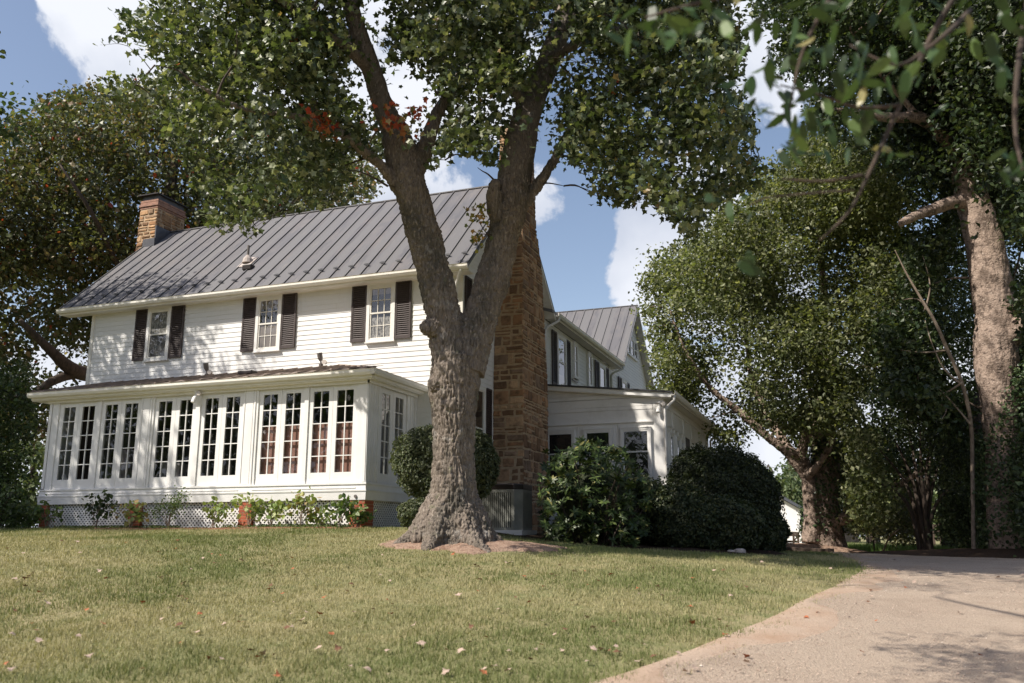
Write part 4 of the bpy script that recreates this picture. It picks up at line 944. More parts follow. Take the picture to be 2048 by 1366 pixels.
def organic(b, name, m, parent, voxel, amp, parent_off=None, ridge=True, disp=None):
    """union of tubes -> voxel remesh -> ridged bark displacement"""
    tmp = b.build(name+'_tmp', None, None); md = tmp.modifiers.new('r', 'REMESH'); md.mode = 'VOXEL'; md.voxel_size = voxel
    sm_ = tmp.modifiers.new('s', 'SMOOTH'); sm_.factor = .6; sm_.iterations = 4
    dg = bpy.context.evaluated_depsgraph_get(); dg.update(); ev = tmp.evaluated_get(dg); me = ev.to_mesh()
    n_ = len(me.vertices); V = np.empty(n_*3); me.vertices.foreach_get('co', V); V = V.reshape(-1, 3)
    Nn = np.empty(n_*3); me.vertices.foreach_get('normal', Nn); Nn = Nn.reshape(-1, 3)
    lps = np.empty(len(me.loops), np.int32); me.loops.foreach_get('vertex_index', lps); cnt = np.empty(len(me.polygons), np.int32); me.polygons.foreach_get('loop_total', cnt)
    ev.to_mesh_clear(); bpy.data.objects.remove(tmp, do_unlink=True)
    if disp is None:
        w = V+.10*np.c_[vnoise(V, 3)-.5, vnoise(V+9, 3)-.5, V[:, 2]*0]
        f = np.abs(2*vnoise(w*np.array([1, 1, .22]), 22)-1); f2 = np.abs(2*vnoise(w*np.array([1, 1, .34])+5, 41)-1)
        amp = amp*np.clip((9.5-V[:, 2])/4.5, .22, 1)
        dd = amp*(np.minimum(f*1.6, .8)-.45+(np.minimum(f2*1.5, .7)-.4)*.8)+amp*1.3*(vnoise(V, 2.6)-.5)
    else: dd = disp(V)
    return np_mesh(name, V+Nn*dd[:, None], lps, cnt, m, parent, smooth=True)

# ------------------------------------------------------------------ BIG MAPLE in front of the house
L1 = np.random.default_rng(21)
tb = np.array([TREE[0], TREE[1], g1(*TREE)])
maple = empty('maple_tree', tb, 'large maple with forked furrowed trunk and green crown in front of the farmhouse', 'tree')
def mp(px, py, d=14.45): return at_d(px, py, d)
b = MB(); SK = []
def limb(pts, rads, k=20, sub=5, wob=0):
    q, r = skel_tube(b, pts, rads, k=k, sub=sub, wob=wob); SK.append(q); return q
pxm = .00818
limb([mp(905, 1110), mp(905, 1075), mp(905, 1040), mp(906, 990), mp(906, 920), mp(907, 840), mp(908, 770), mp(915, 715)], [.68, .54, .43, .36, .322, .345, .41, .42], k=28)
limb([mp(912, 735), mp(893, 660), mp(872, 560, 14.4), mp(848, 470, 14.35), mp(818, 370, 14.3), mp(800, 300, 14.3), mp(782, 240, 14.3)], [.38, .31, .28, .27, .285, .27, .21], k=24)
limb([mp(925, 740), mp(955, 650, 14.5), mp(985, 560, 14.55), mp(1008, 470, 14.6), mp(1025, 380, 14.7), mp(1040, 290, 14.8), mp(1060, 210, 15), mp(1095, 130, 15.2), mp(1125, 40, 15.5), mp(1150, -80, 16), mp(1170, -230, 16.5)], [.37, .30, .28, .27, .285, .28, .24, .22, .20, .17, .1], k=24)
# buttress roots
for a, l, r in ((-2.5, 1.0, .20), (-1.6, .95, .22), (-.7, 1.25, .24), (.1, 1.0, .2), (.9, .9, .2), (2.0, .8, .2), (3.0, .95, .22), (-2.1, .7, .2), (-.2, .75, .2)):
    e = tb+np.array([cos(a)*l, sin(a)*l, 0]); e[2] = g1(e[0], e[1])-.06
    skel_tube(b, [tb+np.array([cos(a)*.15, sin(a)*.15, .85]), tb+np.array([cos(a)*.40, sin(a)*.40, .38]), tb+np.array([cos(a)*.62, sin(a)*.62, .10]), e], [.2, r, r*.8, .06], k=10)
# burl and knots
for kx, ky in ((846, 655), (862, 770)):
    kp = mp(kx, ky, 14.25); b.tube([kp+np.array([.16, .12, 0]), kp+np.array([.03, -.0, .01]), kp+np.array([.0, -.05, .01])], [.17, .12, .05], 14)
# broken stub beside right limb
limb([mp(1000, 440, 14.5), mp(990, 420, 14.45), mp(988, 385, 14.4), mp(990, 362, 14.4)], [.17, .13, .11, .05], k=10)
# upper left limb parts
limb([mp(790, 270, 14.3), mp(762, 200, 14.2), mp(740, 130, 14.1), mp(715, 60, 14), mp(690, -30, 13.9), mp(660, -160, 13.8)], [.22, .18, .165, .15, .13, .07], k=14)
limb([mp(826, 350, 14.3), mp(845, 310, 14.35), mp(862, 262, 14.4), mp(880, 215, 14.6), mp(925, 140, 14.8), mp(940, 60, 15), mp(960, -60, 15.5)], [.17, .155, .12, .10, .08, .07, .04], k=12)
limb([mp(800, 385, 14.3), mp(765, 335, 14.1), mp(725, 300, 13.8), mp(690, 272, 13.5), mp(600, 235, 13), mp(480, 215, 12.6), mp(380, 160, 12.4)], [.12, .09, .075, .065, .05, .035, .015], k=10)
limb([mp(1040, 415, 14.7), mp(1075, 370, 14.7), mp(1105, 325, 14.7), mp(1150, 250, 14.8), mp(1230, 180, 15), mp(1330, 150, 15.4), mp(1430, 220, 15.8)], [.13, .095, .085, .07, .055, .04, .015], k=10)
limb([mp(1060, 230, 15), mp(1010, 140, 14.6), mp(985, 60, 14.3), mp(975, -60, 14)], [.12, .085, .075, .05], k=10)
limb([mp(740, 140, 14.1), mp(700, 100, 13.6), mp(640, 60, 13), mp(560, 0, 12.5), mp(440, -60, 12)], [.12, .09, .075, .06, .03], k=10)
limb([mp(750, 160, 14.2), mp(720, 120, 14.6), mp(690, 60, 15), mp(640, -30, 15.5)], [.09, .07, .06, .03], k=8)
limb([mp(1120, 60, 15.5), mp(1200, 0, 15.6), mp(1300, -60, 15.7), mp(1420, -160, 16)], [.14, .11, .08, .04], k=10)
limb([mp(1100, 120, 15.2), mp(1150, 90, 14.2), mp(1230, 60, 13.2), mp(1340, 90, 12.4)], [.10, .08, .06, .02], k=8)
organic(b, 'trunk', M['bark'], maple, .0165, .042)
# crown
PM = [(-0+300, -60), (290, 20), (215, 18), (250, 60), (195, 90), (320, 120), (330, 150), (230, 150), (190, 158), (215, 200), (310, 205), (320, 260), (390, 330), (405, 440), (432, 462), (480, 440), (500, 492), (530, 440), (640, 405), (690, 380), (735, 345), (770, 300), (860, 295), (880, 335), (900, 300), (965, 320), (990, 350), (1005, 300), (1060, 330), (1115, 300), (1130, 330), (1180, 330), (1188, 395), (1225, 402), (1280, 395), (1320, 420), (1355, 440), (1380, 492), (1400, 440), (1440, 400), (1540, 345), (1500, 300), (1520, 240), (1480, 180), (1500, 100), (1450, -60)]
holes = [([(800, 130), (870, 150), (870, 230), (800, 260), (760, 200)], .9), ([(690, 310), (765, 330), (760, 420), (690, 420)], .95), ([(845, 250), (900, 190), (890, 260)], .8), ([(700, -20), (790, -20), (790, 40), (730, 60)], .85), ([(930, 160), (990, 170), (980, 220), (930, 215)], .6), ([(1040, 60), (1090, 60), (1060, 140)], .6), ([(1120, 90), (1180, 80), (1180, 160), (1120, 170)], .6), ([(1060, 330), (1110, 330), (1110, 420), (1060, 420)], .9), ([(985, 340), (1040, 300), (1040, 420), (985, 420)], .9), ([(230, 60), (330, 130), (330, 170), (250, 140)], .7), ([(340, 160), (420, 170), (400, 210), (340, 200)], .6),
         ([(690, 40), (800, 40), (800, 280), (730, 280)], .45), ([(1090, 0), (1180, 0), (1100, 330), (1010, 330)], .45)]
A1 = poly_pts(PM, 1250, 11.8, 18.2, L1, holes, thr=.58, ns=.9)
A1 = A1[~((A1[:, 2] > 0) & (A1[:, 1] > 1.2) & (A1[:, 2] < 6.0) & (A1[:, 0] < 1.6))]
LIT0 = [tuple(mp(px, py, 14.1)) for px, py in ((890, 1095), (860, 1080), (940, 1090), (890, 1040), (885, 985), (890, 930), (895, 885), (910, 960), (920, 1020))]
LIT = list(LIT0)
LIT += [(x, 0, z) for x in np.arange(-6.5, -.6, 1.0) for z in (1.2, 2.2, 2.9)]+[(x, 2.2, z) for x in np.arange(-6.4, -1.2, 1.0) for z in (4.3, 5.2)]
LIT += [(x, y, 6.15+(y-1.86)*.95) for x in np.arange(-9, -1.6, 1.1) for y in (2.2, 3.3, 4.4, 5.3)]+[(x, y, .0) for x in (1.2, 0, -1.5, -3) for y in (-1.5, -3, -5)]+[(2.6, -5, -.3), (4.2, -6, -.4), (1.5, -7, -.5), (4, -8, -.7), (6, -8, -.6), (7, -5, -.4), (6, -3.2, -.3)]
A1 = carve(carve(A1, LIT, .6), LIT0, .85)
tips = np.array([mp(*t) for t in ((200, 90, 12.5), (225, 25, 12.5), (255, 92, 12.6), (310, 130, 12.6), (210, 175, 12.8), (260, 190, 12.8), (500, 478, 13), (480, 455, 13), (545, 440, 13), (430, 450, 13.2), (590, 425, 13.2), (640, 405, 13.3), (1378, 480, 15), (1370, 455, 15), (1395, 440, 15), (1128, 372, 14.6), (1126, 340, 14.6), (1215, 400, 15), (1190, 385, 15), (1265, 395, 15), (1330, 430, 15.2), (1530, 345, 15.5), (1510, 290, 15.6), (1500, 230, 15.6), (955, 335, 14.2), (975, 345, 14.2), (1000, 345, 14.3), (890, 320, 14), (775, 372, 14))])
A2 = ellip_pts((3.6, -1.8, 11.6), (6.2, 5.4, 4.4), 1000, L1, .35); A2 = A2[(A2[:, 2] > 8.6)]
vz = ((A2-CAM)@FW); A2 = A2[~((vz > 0) & (683-FPX*((A2-CAM)@UP)/np.maximum(vz, .1) > -30))]
A2 = carve(A2, LIT, .95); A2 = carve(A2, LIT0, 1.3); SUNNY = [tuple(at_d(px, py, 27.5)) for px, py in ((1330, 620), (1400, 560), (1450, 680), (1500, 500), (1560, 620), (1620, 720), (1600, 850), (1400, 740), (1700, 600), (1640, 480))]+[tuple(at_d(px, py, 24)) for px, py in ((1990, 520), (1985, 640), (1995, 760), (1970, 450))]; A2 = carve(A2, SUNNY, 1.3)
limbp = np.vstack([SK[1], SK[2], SK[4]]); limbp = limbp[(limbp[:, 2] > 2.6) & (limbp[:, 2] < 9)]
A3 = limbp[L1.integers(0, len(limbp), 900)]+L1.normal(size=(900, 3))*.25+sun_dir*L1.uniform(1.2, 7, (900, 1)); A3 = A3[img_keep(A3, [PM], L1, holes, 10, [(np.array(hp), 1.0, dm) for hp, _p, dm in (([(730, 235), (875, 235), (925, 640), (780, 430)], .93, 99), ([(1005, 180), (1120, 180), (1085, 430), (940, 640), (985, 430)], .88, 99))])]
A3 = carve(carve(A3, LIT, .5), LIT0, .8)[:230]  # added leaf clumps sunward of the limbs, placed to shade them
bt = MB()
allc = np.vstack([A1, A3, tips])
branches(bt, SK[1:], np.vstack([A1[L1.choice(len(A1), 260, replace=False)], tips, A2[:60]]), L1, .040, zmin=5.2)
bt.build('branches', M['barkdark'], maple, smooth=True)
P1, i1 = clumps(allc, 40, .29, L1, .5, .25); kk = carve(P1, LIT0, .36, True) & carve(P1, [tuple(at_d(px, py, 17.3)) for px, py in ((1110, 940), (1150, 1000), (1200, 950), (1240, 1040), (1150, 1060), (1210, 1010), (1105, 1000), (1265, 985))], .22, True); P1 = P1[kk]; i1 = i1[kk]; P2, i2 = clumps(A2, 34, .42, L1, .5)
g_ = [(.034, .050, .020), (.060, .084, .034), (.105, .132, .058), (.22, .24, .13), (.25, .18, .08)]  # darkest and palest leaf tones put shade and sunlit highlights into the colour
FRONT = [([(730, 235), (875, 235), (885, 430), (780, 430)], .93, 14.6), ([(1005, 180), (1120, 180), (1085, 430), (985, 430)], .88, 15.1), ([(1060, 10), (1170, 10), (1115, 200), (1040, 200)], .7, 15.4), ([(680, 10), (765, 10), (800, 240), (735, 240)], .7, 14.4), ([(640, 250), (740, 290), (770, 350), (730, 340), (640, 275)], .8, 14)]
kk = img_keep(P1, [PM], L1, holes, 13, FRONT); P1 = P1[kk]; i1 = i1[kk]
cd1 = L1.normal(size=(len(allc), 3))*.5; cb1 = L1.uniform(.72, 1.3, (len(allc), 1))
c1 = palette(len(P1), g_, (3.2, 4, 4, 2.8, .12), .2, L1)*cb1[i1]
cf = .72+.6*vnoise(P1, .9)[:, None]; c1 = c1*cf
# red autumn sprigs
red = np.array([mp(*t) for t in ((775, 235, 13.6), (800, 242, 13.6), (832, 236, 13.6), (785, 258, 13.6), (640, 245, 13.2), (628, 238, 13.2), (1226, 184, 14.2), (345, 18, 12.4), (590, 88, 12.8), (365, 140, 12.4))])
for q, rr in zip(red, (.22, .16, .18, .14, .16, .1, .08, .08, .08, .06)):
    m_ = np.linalg.norm((P1-q)*np.array([1, .35, 1]), axis=1) < rr*1.3; c1[m_] = palette(int(m_.sum()), [(.55, .07, .03), (.5, .14, .05), (.35, .06, .03)], (2, 2, 1), .2, L1)
leaf_mesh('crown', P1, L1.uniform(.075, .132, len(P1)), T_MAPLE, c1, mt='leaf_maple', parent=maple, up=.75, droop=.9, lg=L1, out=cd1[i1])
rp = np.vstack([q+L1.normal(size=(int(190*rr), 3))*rr*.8 for q, rr in zip(red[:7], (.20, .12, .17, .12, .15, .09, .08))])
leaf_mesh('autumn_leaves', rp, L1.uniform(.08, .13, len(rp)), T_MAPLE, palette(len(rp), [(.50, .10, .05), (.50, .20, .09), (.36, .08, .045), (.40, .30, .14), (.20, .20, .08)], (2, 2, 1, 1.4, 1.2), .2, L1), parent=maple, up=.3, droop=1.1, lg=L1)
leaf_mesh('crown', P2, L1.uniform(.16, .24, len(P2)), T_DIA, palette(len(P2), g_[:3], (1, 1, 1), .2, L1), parent=maple, up=.8, lg=L1)
# sprouts on the broken stub
for nm, (x, y) in (('sprout', (948, 425)), ('sprout', (950, 470))):
    q = mp(x+6, y, 14.3); Pp = q+L1.normal(size=(46, 3))*.10; o = leaf_mesh(nm, Pp, .075, T_MAPLE, palette(46, [(.30, .27, .06), (.42, .26, .10), (.12, .15, .05)], (2, 2, 1), .2, L1), parent=maple, up=.4, lg=L1)
b = MB(); skel_tube(b, [mp(985, 480, 14.4), mp(965, 455, 14.35), mp(955, 430, 14.3)], [.015, .008, .004], 5); skel_tube(b, [mp(985, 470, 14.4), mp(962, 468, 14.3), mp(945, 475, 14.3)], [.012, .008, .004], 5); b.build('sprout_twigs', M['barkdark'], maple)

# =================================================================== OTHER TREES
def veg(name, label, cat, base, seed, polys, dr, n, per, rad, lsize, pal, wts, tmpl=T_DIA, skel=(), bark='barkdark', group=None, nbr=120, br=.035, thr=.42, ns=.45, holes=(), extra=None, skew=1.0,
        zmin=None, mt='leaf', flat=.6, up=.6, trunk_org=False, carve_t=None, amp=.03, jit=.22, zb=-99, carve_r=.8, maxl=4.5, front=(), leafcarve=0):
    lg = np.random.default_rng(seed); root = empty(name, base, label, cat, group)
    C = []
    for p, k in zip(polys, n if isinstance(n, (list, tuple)) else [n]*len(polys)): C.append(poly_pts(p, k, dr[0], dr[1], lg, holes, thr=thr, ns=ns, zmin=zmin, skew=skew))
    if extra is not None: C.append(extra(lg))
    C = np.vstack(C)
    if carve_t is not None: C = carve(C, carve_t, carve_r)
    sk = []
    if skel:
        b = MB()
        for pts, rads in skel:
            q, r = skel_tube(b, pts, rads, k=12 if rads[0] > .12 else 7, sub=5, wob=.02 if rads[0] > .12 else .06, lg=lg); sk.append(q)
        if trunk_org: organic(b, 'trunk', M[bark], root, .035, amp)
        else: b.build('trunk', M[bark], root, smooth=True)
        if nbr:
            bt = MB(); branches(bt, sk, C[lg.choice(len(C), min(nbr, len(C)), replace=False)], lg, br, zmin=zb, maxl=maxl)
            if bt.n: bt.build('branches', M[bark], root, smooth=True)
    P, i = clumps(C, per, rad, lg, flat); cd = lg.normal(size=(len(C), 3))*.55; cb_ = lg.uniform(.65, 1.4, (len(C), 1))
    if polys:
        kk = img_keep(P, polys, lg, holes, 16, front); P = P[kk]; i = i[kk]
    if carve_t is not None and leafcarve: 
        for t in carve_t:
            v = P-np.array(t); h = v@sun_dir; dd_ = np.linalg.norm(v-h[:, None]*sun_dir, axis=1); kk = ~((dd_ < leafcarve) & (h > 0)); P = P[kk]; i = i[kk]
    z = gz(P[:, 0], P[:, 1]); kk = P[:, 2] > z+.03; P = P[kk]; i = i[kk]
    c = palette(len(P), pal, wts, jit, lg)*(.70+.62*vnoise(P, .7)[:, None])*cb_[i]
    leaf_mesh('crown', P, lg.uniform(lsize*.65, lsize*1.45, len(P)), tmpl, c, mt=mt, parent=root, up=up, lg=lg, out=cd[i])
    return root
G1 = [(.045, .075, .025), (.065, .10, .035), (.10, .135, .05), (.15, .175, .075)]
GR = [(.075, .090, .040), (.115, .115, .052), (.17, .115, .058), (.24, .19, .10), (.13, .145, .065), (.38, .07, .04)]
D = lambda px, py, d: at_d(px, py, d)
# russet tree behind the left end of the house
bl = base_at(230, 33)
veg('broad_tree', 'big russet and green tree rising behind the left chimney of the farmhouse', 'tree', bl, 31,
    [[(-160, 330), (-20, 270), (30, 215), (75, 250), (90, 190), (150, 178), (200, 168), (330, 165), (470, 190), (620, 260), (700, 300), (760, 330), (757, 400), (720, 420), (640, 470), (430, 520), (250, 700), (185, 800), (140, 900), (-160, 860)]],
    (30.5, 39), 3300, 26, .50, .155, GR, (6, 5, 1.5, 1.0, 5, .14), skel=[([bl-Z_*.3, D(240, 900, 33), D(262, 700, 32.5), D(300, 560, 32), D(330, 430, 32), D(350, 320, 32)], [.6, .5, .42, .36, .28, .12]),
     ([D(300, 600, 32), D(400, 460, 33), D(430, 380, 33), D(470, 300, 33)], [.3, .24, .2, .1]), ([D(262, 730, 32.5), D(200, 745, 31), D(150, 742, 29.5), D(100, 700, 28.6), D(40, 640, 28)], [.3, .26, .22, .14, .06]),
     ([D(160, 745, 30), D(110, 760, 29), D(60, 790, 28.5), D(0, 800, 28)], [.16, .13, .10, .05]), ([D(290, 620, 32), D(230, 520, 31), D(180, 420, 30), D(120, 330, 30)], [.11, .09, .07, .03])],
    thr=.43, ns=.38, nbr=150, br=.07, holes=[([(60, 700), (190, 700), (190, 770), (60, 770)], .72), ([(130, 860), (175, 860), (175, 960), (130, 960)], .6)], trunk_org=False, tmpl=T_OVAL, maxl=7)
# tree outside the left edge that shades the left end of the facade
bo = np.array([-15.5, -7.5, 0]); bo[2] = g1(bo[0], bo[1])
def ex_left(lg):
    a = ellip_pts((-14.0, -5.0, 11.2), (4.8, 4.6, 4.6), 1150, lg, .15)
    v = a-CAM; dpt = v@FW; px = 1024+FPX*(v@RT)/dpt; py = 683-FPX*(v@UP)/dpt
    a = a[(px < -25)]
    tw = np.array([at_d(x, y, 22) for x, y in ((-10, 205), (8, 210), (18, 225), (10, 255), (0, 275), (22, 245), (-20, 240), (-30, 260), (-15, 285), (15, 205))])
    return np.vstack([a, tw])
SHL = [(-4.6, 0, 2), (-5.2, 0, 3), (-4.0, 0, 1.2), (-5.6, 2.2, 4.4), (-5.8, 2.2, 5.1), (-4.5, 0, 2.9), (-7, 3, 7.2), (-8, 4, 8.2), (-5.5, 3, 7.2), (-9.2, 4, 8), (-6, -2, 0), (-6, -4, 0), (-3, -3, 0), (-7.5, -5, 0), (-9, -3, 0)]
veg('leafy_tree', 'green leafy tree beyond the left edge with one twig reaching into the sky', 'tree', bo, 33, [], (20, 24), [], 26, .42, .13, G1, (3, 4, 3, 1), skel=[([bo-Z_*.3, bo+Z_*3, bo+np.array([.5, .6, 6]), bo+np.array([1.2, 1.3, 9]), bo+np.array([1.6, 1.6, 12])], [.4, .33, .25, .16, .06])],
    nbr=60, br=.05, extra=ex_left, carve_t=SHL, carve_r=.70, zb=4, maxl=8, tmpl=T_OVAL)
# low growth at the left end of the sunroom
for k, (px, d, poly, dr_, n_, lb) in enumerate(((10, 27.5, [(-120, 820), (-40, 740), (60, 730), (90, 790), (70, 850), (52, 940), (40, 1062), (-120, 1068)], (26, 29.5), 700, 'dark green shrub thicket at the far left end of the sunroom'),
                               (10, 24, [(-60, 985), (0, 965), (45, 1000), (60, 1045), (60, 1072), (-60, 1070)], (23.4, 24.6), 130, 'low bushy shrub against the left corner of the sunroom'))):
    bb = base_at(px, d)
    veg('shrub', lb, 'shrub', bb, 41+k, [poly], dr_, n_, 24, .28, .085, [(.035, .06, .02), (.055, .09, .03), (.085, .12, .045)], (3, 4, 2), skel=[([bb, bb+Z_*.5, bb+np.array([.0, .2, .9])], [.05, .03, .02])], nbr=0, br=.02, thr=.35, tmpl=T_OVAL)
# mid right tree with low forked trunk and ivy
TBZ = TB.copy(); Q = lambda px, py, d=30: at_d(px, py, d)
sk_r = [([TB-Z_*.3, Q(1652, 1085), Q(1648, 1040), Q(1646, 980), Q(1652, 920), Q(1645, 860), Q(1650, 780), Q(1660, 700), Q(1650, 600), Q(1640, 480)], [.75, .60, .50, .47, .44, .36, .26, .2, .14, .05]),
        ([Q(1622, 1085, 29.6), Q(1624, 1030, 29.6), Q(1618, 975, 29.6), Q(1614, 945, 29.6), Q(1604, 905, 29.5), Q(1615, 860, 29.4), Q(1625, 800, 29.3), Q(1600, 740, 29.2)], [.30, .26, .22, .20, .17, .13, .1, .05]),
        ([Q(1610, 950, 29.6), Q(1575, 905, 29.4), Q(1530, 870, 29.2), Q(1480, 825, 29), Q(1420, 775, 28.8), Q(1370, 700, 28.6), Q(1340, 620, 28.6)], [.19, .155, .14, .12, .09, .06, .03]),
        ([Q(1612, 955, 29.4), Q(1640, 925, 29.2), Q(1658, 895, 29.1), Q(1675, 830, 29), Q(1690, 760, 29)], [.13, .11, .10, .08, .04]),
        ([Q(1590, 915, 29.4), Q(1560, 870, 29.8), Q(1530, 820, 30.2), Q(1500, 740, 30.6), Q(1490, 640, 31)], [.16, .14, .12, .09, .04]),
        ([Q(1665, 1045, 29.8), Q(1700, 1030, 29.6), Q(1740, 1000, 29.4), Q(1790, 975, 29.2), Q(1850, 935, 29)], [.22, .17, .13, .10, .04]),
        ([Q(1650, 760), Q(1580, 660, 30), Q(1530, 560, 30), Q(1490, 480, 30)], [.16, .12, .09, .03])]
VERGE = [tuple(at_d(px, 1095, d)) for px, d in ((1660, 31), (1700, 32), (1750, 33), (1600, 29), (1625, 28.6), (1800, 33))]
veg('small_leaved_tree', 'wide olive green small leaved tree with low forked trunk to the right of the farmhouse', 'tree', TB, 51,
    [[(1272, 560), (1300, 500), (1345, 490), (1420, 430), (1470, 395), (1500, 350), (1560, 320), (1620, 270), (1720, 290), (1800, 360), (1830, 520), (1790, 640), (1770, 720), (1720, 800), (1700, 840), (1640, 860), (1560, 870), (1480, 850), (1400, 835), (1330, 790), (1312, 740), (1292, 670), (1270, 620), (1282, 590)],
     [(1560, 830), (1700, 830), (1760, 880), (1750, 960), (1715, 1010), (1690, 1000), (1680, 930), (1600, 930), (1570, 890)], [(1310, 770), (1400, 760), (1470, 850), (1500, 890), (1450, 900), (1370, 850), (1330, 820)], [(1680, 960), (1740, 940), (1800, 990), (1790, 1060), (1700, 1060)]],
    (25.5, 33), [3300, 300, 150, 200], 32, .40, .12, [(.070, .088, .036), (.118, .142, .060), (.172, .192, .088), (.25, .26, .14)], (3, 4, 4, 2.4), skel=sk_r, bark='barkpink', thr=.49, ns=.75, nbr=230, br=.05, mt='leaf_glow',
    holes=[([(1690, 690), (1730, 690), (1730, 750), (1690, 750)], .95), ([(1560, 560), (1640, 540), (1640, 600), (1560, 620)], .5), ([(1380, 760), (1480, 790), (1480, 860), (1380, 860)], .5)], trunk_org=True, amp=.03, tmpl=T_DIA, carve_t=VERGE, carve_r=.9, front=[([(1600, 850), (1680, 850), (1680, 1080), (1600, 1080)], .9, 29.9), ([(1400, 740), (1620, 880), (1620, 960), (1380, 790)], .6, 29.3)])
lgv = np.random.default_rng(5)
# ivy on its trunk and fine foliage behind
def ivy(name, label, base, seed, pts, rad, n, parent=None):
    lg = np.random.default_rng(seed); pts = np.array(pts); i = lg.integers(0, len(pts)-1, n); t = lg.random(n)[:, None]; c = pts[i]*(1-t)+pts[i+1]*t
    a = lg.random(n)*2*pi; o = np.c_[np.cos(a), np.sin(a), lg.normal(size=n)*.3]; P = c+o*(np.array(rad)[i][:, None])*(1+.35*lg.random((n, 1)))
    V = leaf_mesh(name, P, lg.uniform(.06, .11, n), T_OVAL, palette(n, [(.03, .055, .02), (.05, .085, .03), (.085, .12, .045), (.14, .15, .07)], (3, 4, 2, 1), .2, lg), mt='leafy_dark', parent=None, up=.15, out=o*1.2, lg=lg)
    tag(V, label, 'ivy'); return V
ivy('ivy', 'green ivy climbing the forked trunk of the small leaved tree', TB, 61, [Q(1640, 1075), Q(1645, 1000), Q(1655, 930), Q(1650, 880)], [.56, .48, .42], 2600)
# tall right tree with flaky pink bark
TRB = TR; W = lambda px, py, d=24: at_d(px, py, d)
sk_t = [([TR-Z_*.3, W(2015, 1050), W(2008, 960), W(2002, 880), W(1998, 800), W(1992, 720), W(1992, 640), W(1980, 560), W(1968, 480), W(1945, 400), W(1925, 320), W(1895, 220), W(1865, 110), W(1840, -20), W(1820, -180)], [.55, .42, .38, .36, .42, .50, .47, .47, .44, .40, .33, .28, .24, .2, .1]),
        ([W(1945, 410), W(1905, 405, 23.5), W(1870, 418, 23), W(1835, 430, 22.6), W(1800, 448, 22.2)], [.22, .17, .15, .12, .09]),
        ([W(1995, 690), W(2035, 665, 23.8), W(2075, 600, 23.6), W(2120, 480, 23.4)], [.25, .24, .2, .1]),
        ([W(1920, 310), W(1850, 240, 23), W(1780, 235, 22.5), W(1700, 225, 22), W(1640, 215, 21.5)], [.2, .16, .13, .10, .04]),
        ([W(1900, 240), W(1960, 150, 24), W(2020, 60, 24), W(2060, -40, 24)], [.2, .16, .12, .06]),
        ([W(1850, 250, 23), W(1790, 180, 22.5), W(1740, 120, 22), W(1700, 60, 21.6)], [.1, .08, .07, .03])]
def ex_right(lg):
    a = ellip_pts(W(1960, -250, 24), (6.5, 5.5, 4.5), 700, lg, .3)
    return a
veg('tall_tree', 'tall tree with flaky pinkish bark and dark crown at the right edge beside the driveway', 'tree', TR, 52,
    [[(1470, -60), (1520, 60), (1560, 40), (1560, 130), (1640, 170), (1620, 240), (1680, 300), (1740, 330), (1840, 360), (1900, 400), (1880, 460), (1800, 470), (1780, 560), (1830, 620), (1900, 600), (1920, 470), (2120, 480), (2120, -60)],
     [(2020, 560), (2110, 560), (2110, 1060), (2035, 1060), (2030, 900)], [(1760, 620), (1930, 640), (1960, 760), (1930, 900), (1760, 780)]],
    (20.5, 28), [3300, 480, 420], 30, .42, .13, [(.022, .038, .014), (.038, .058, .022), (.06, .082, .03), (.10, .12, .05)], (4, 4, 2, .8), skel=sk_t, bark='barkpink', thr=.44, ns=.5, nbr=200, br=.06, extra=ex_right,
    holes=[([(1620, 100), (1700, 60), (1730, 160), (1640, 180)], .5), ([(1930, 440), (1990, 440), (2040, 760), (1960, 760)], .93)], trunk_org=True, amp=.026, carve_t=[tuple(W(px, py, 23.4)) for px, py in ((1990, 470), (1985, 540), (1990, 610), (1995, 680), (1995, 750), (2000, 810), (1975, 430), (2005, 860))], carve_r=.95, leafcarve=.55,
    front=[([(1925, 400), (2010, 400), (2045, 780), (2030, 900), (1975, 900), (1950, 600)], .97, 24.6)])
ivy('ivy', 'dark ivy wrapping the lower half of the tall pink barked trunk', TR, 62, [W(2025, 1085), W(2012, 980), W(2012, 900), W(2030, 800), W(2035, 740)], [.62, .5, .42, .3], 4200)
# dead leaning limb
b = MB(); dz = base_at(1935, 23.6); dead = empty('dead_tree', dz, 'pale bare leaning dead trunk among dark foliage at right', 'tree')
skel_tube(b, [dz, W(1945, 950, 23.6), W(1942, 850, 23.4), W(1925, 770, 23.2), W(1895, 700, 23), W(1868, 640, 22.8), W(1838, 590, 22.7), W(1812, 545, 22.6), W(1790, 500, 22.5)], [.045, .045, .045, .045, .042, .038, .03, .022, .01], 8)
b.build('trunk', M['barkpale'], dead, smooth=True)
for pts in ([(1925, 770), (1890, 740), (1865, 690), (1850, 640)], [(1868, 640), (1838, 600), (1805, 600)], [(1850, 620), (1860, 570), (1845, 510)], [(1895, 700), (1850, 705), (1800, 700)], [(1925, 765), (1880, 790), (1810, 800)], [(1942, 850), (1900, 800), (1870, 770)]):
    b = MB(); skel_tube(b, [W(x, y, 23.1) for x, y in pts], list(np.linspace(.03, .006, len(pts))), 6); b.build('limb', M['barkpale'], dead, smooth=True)
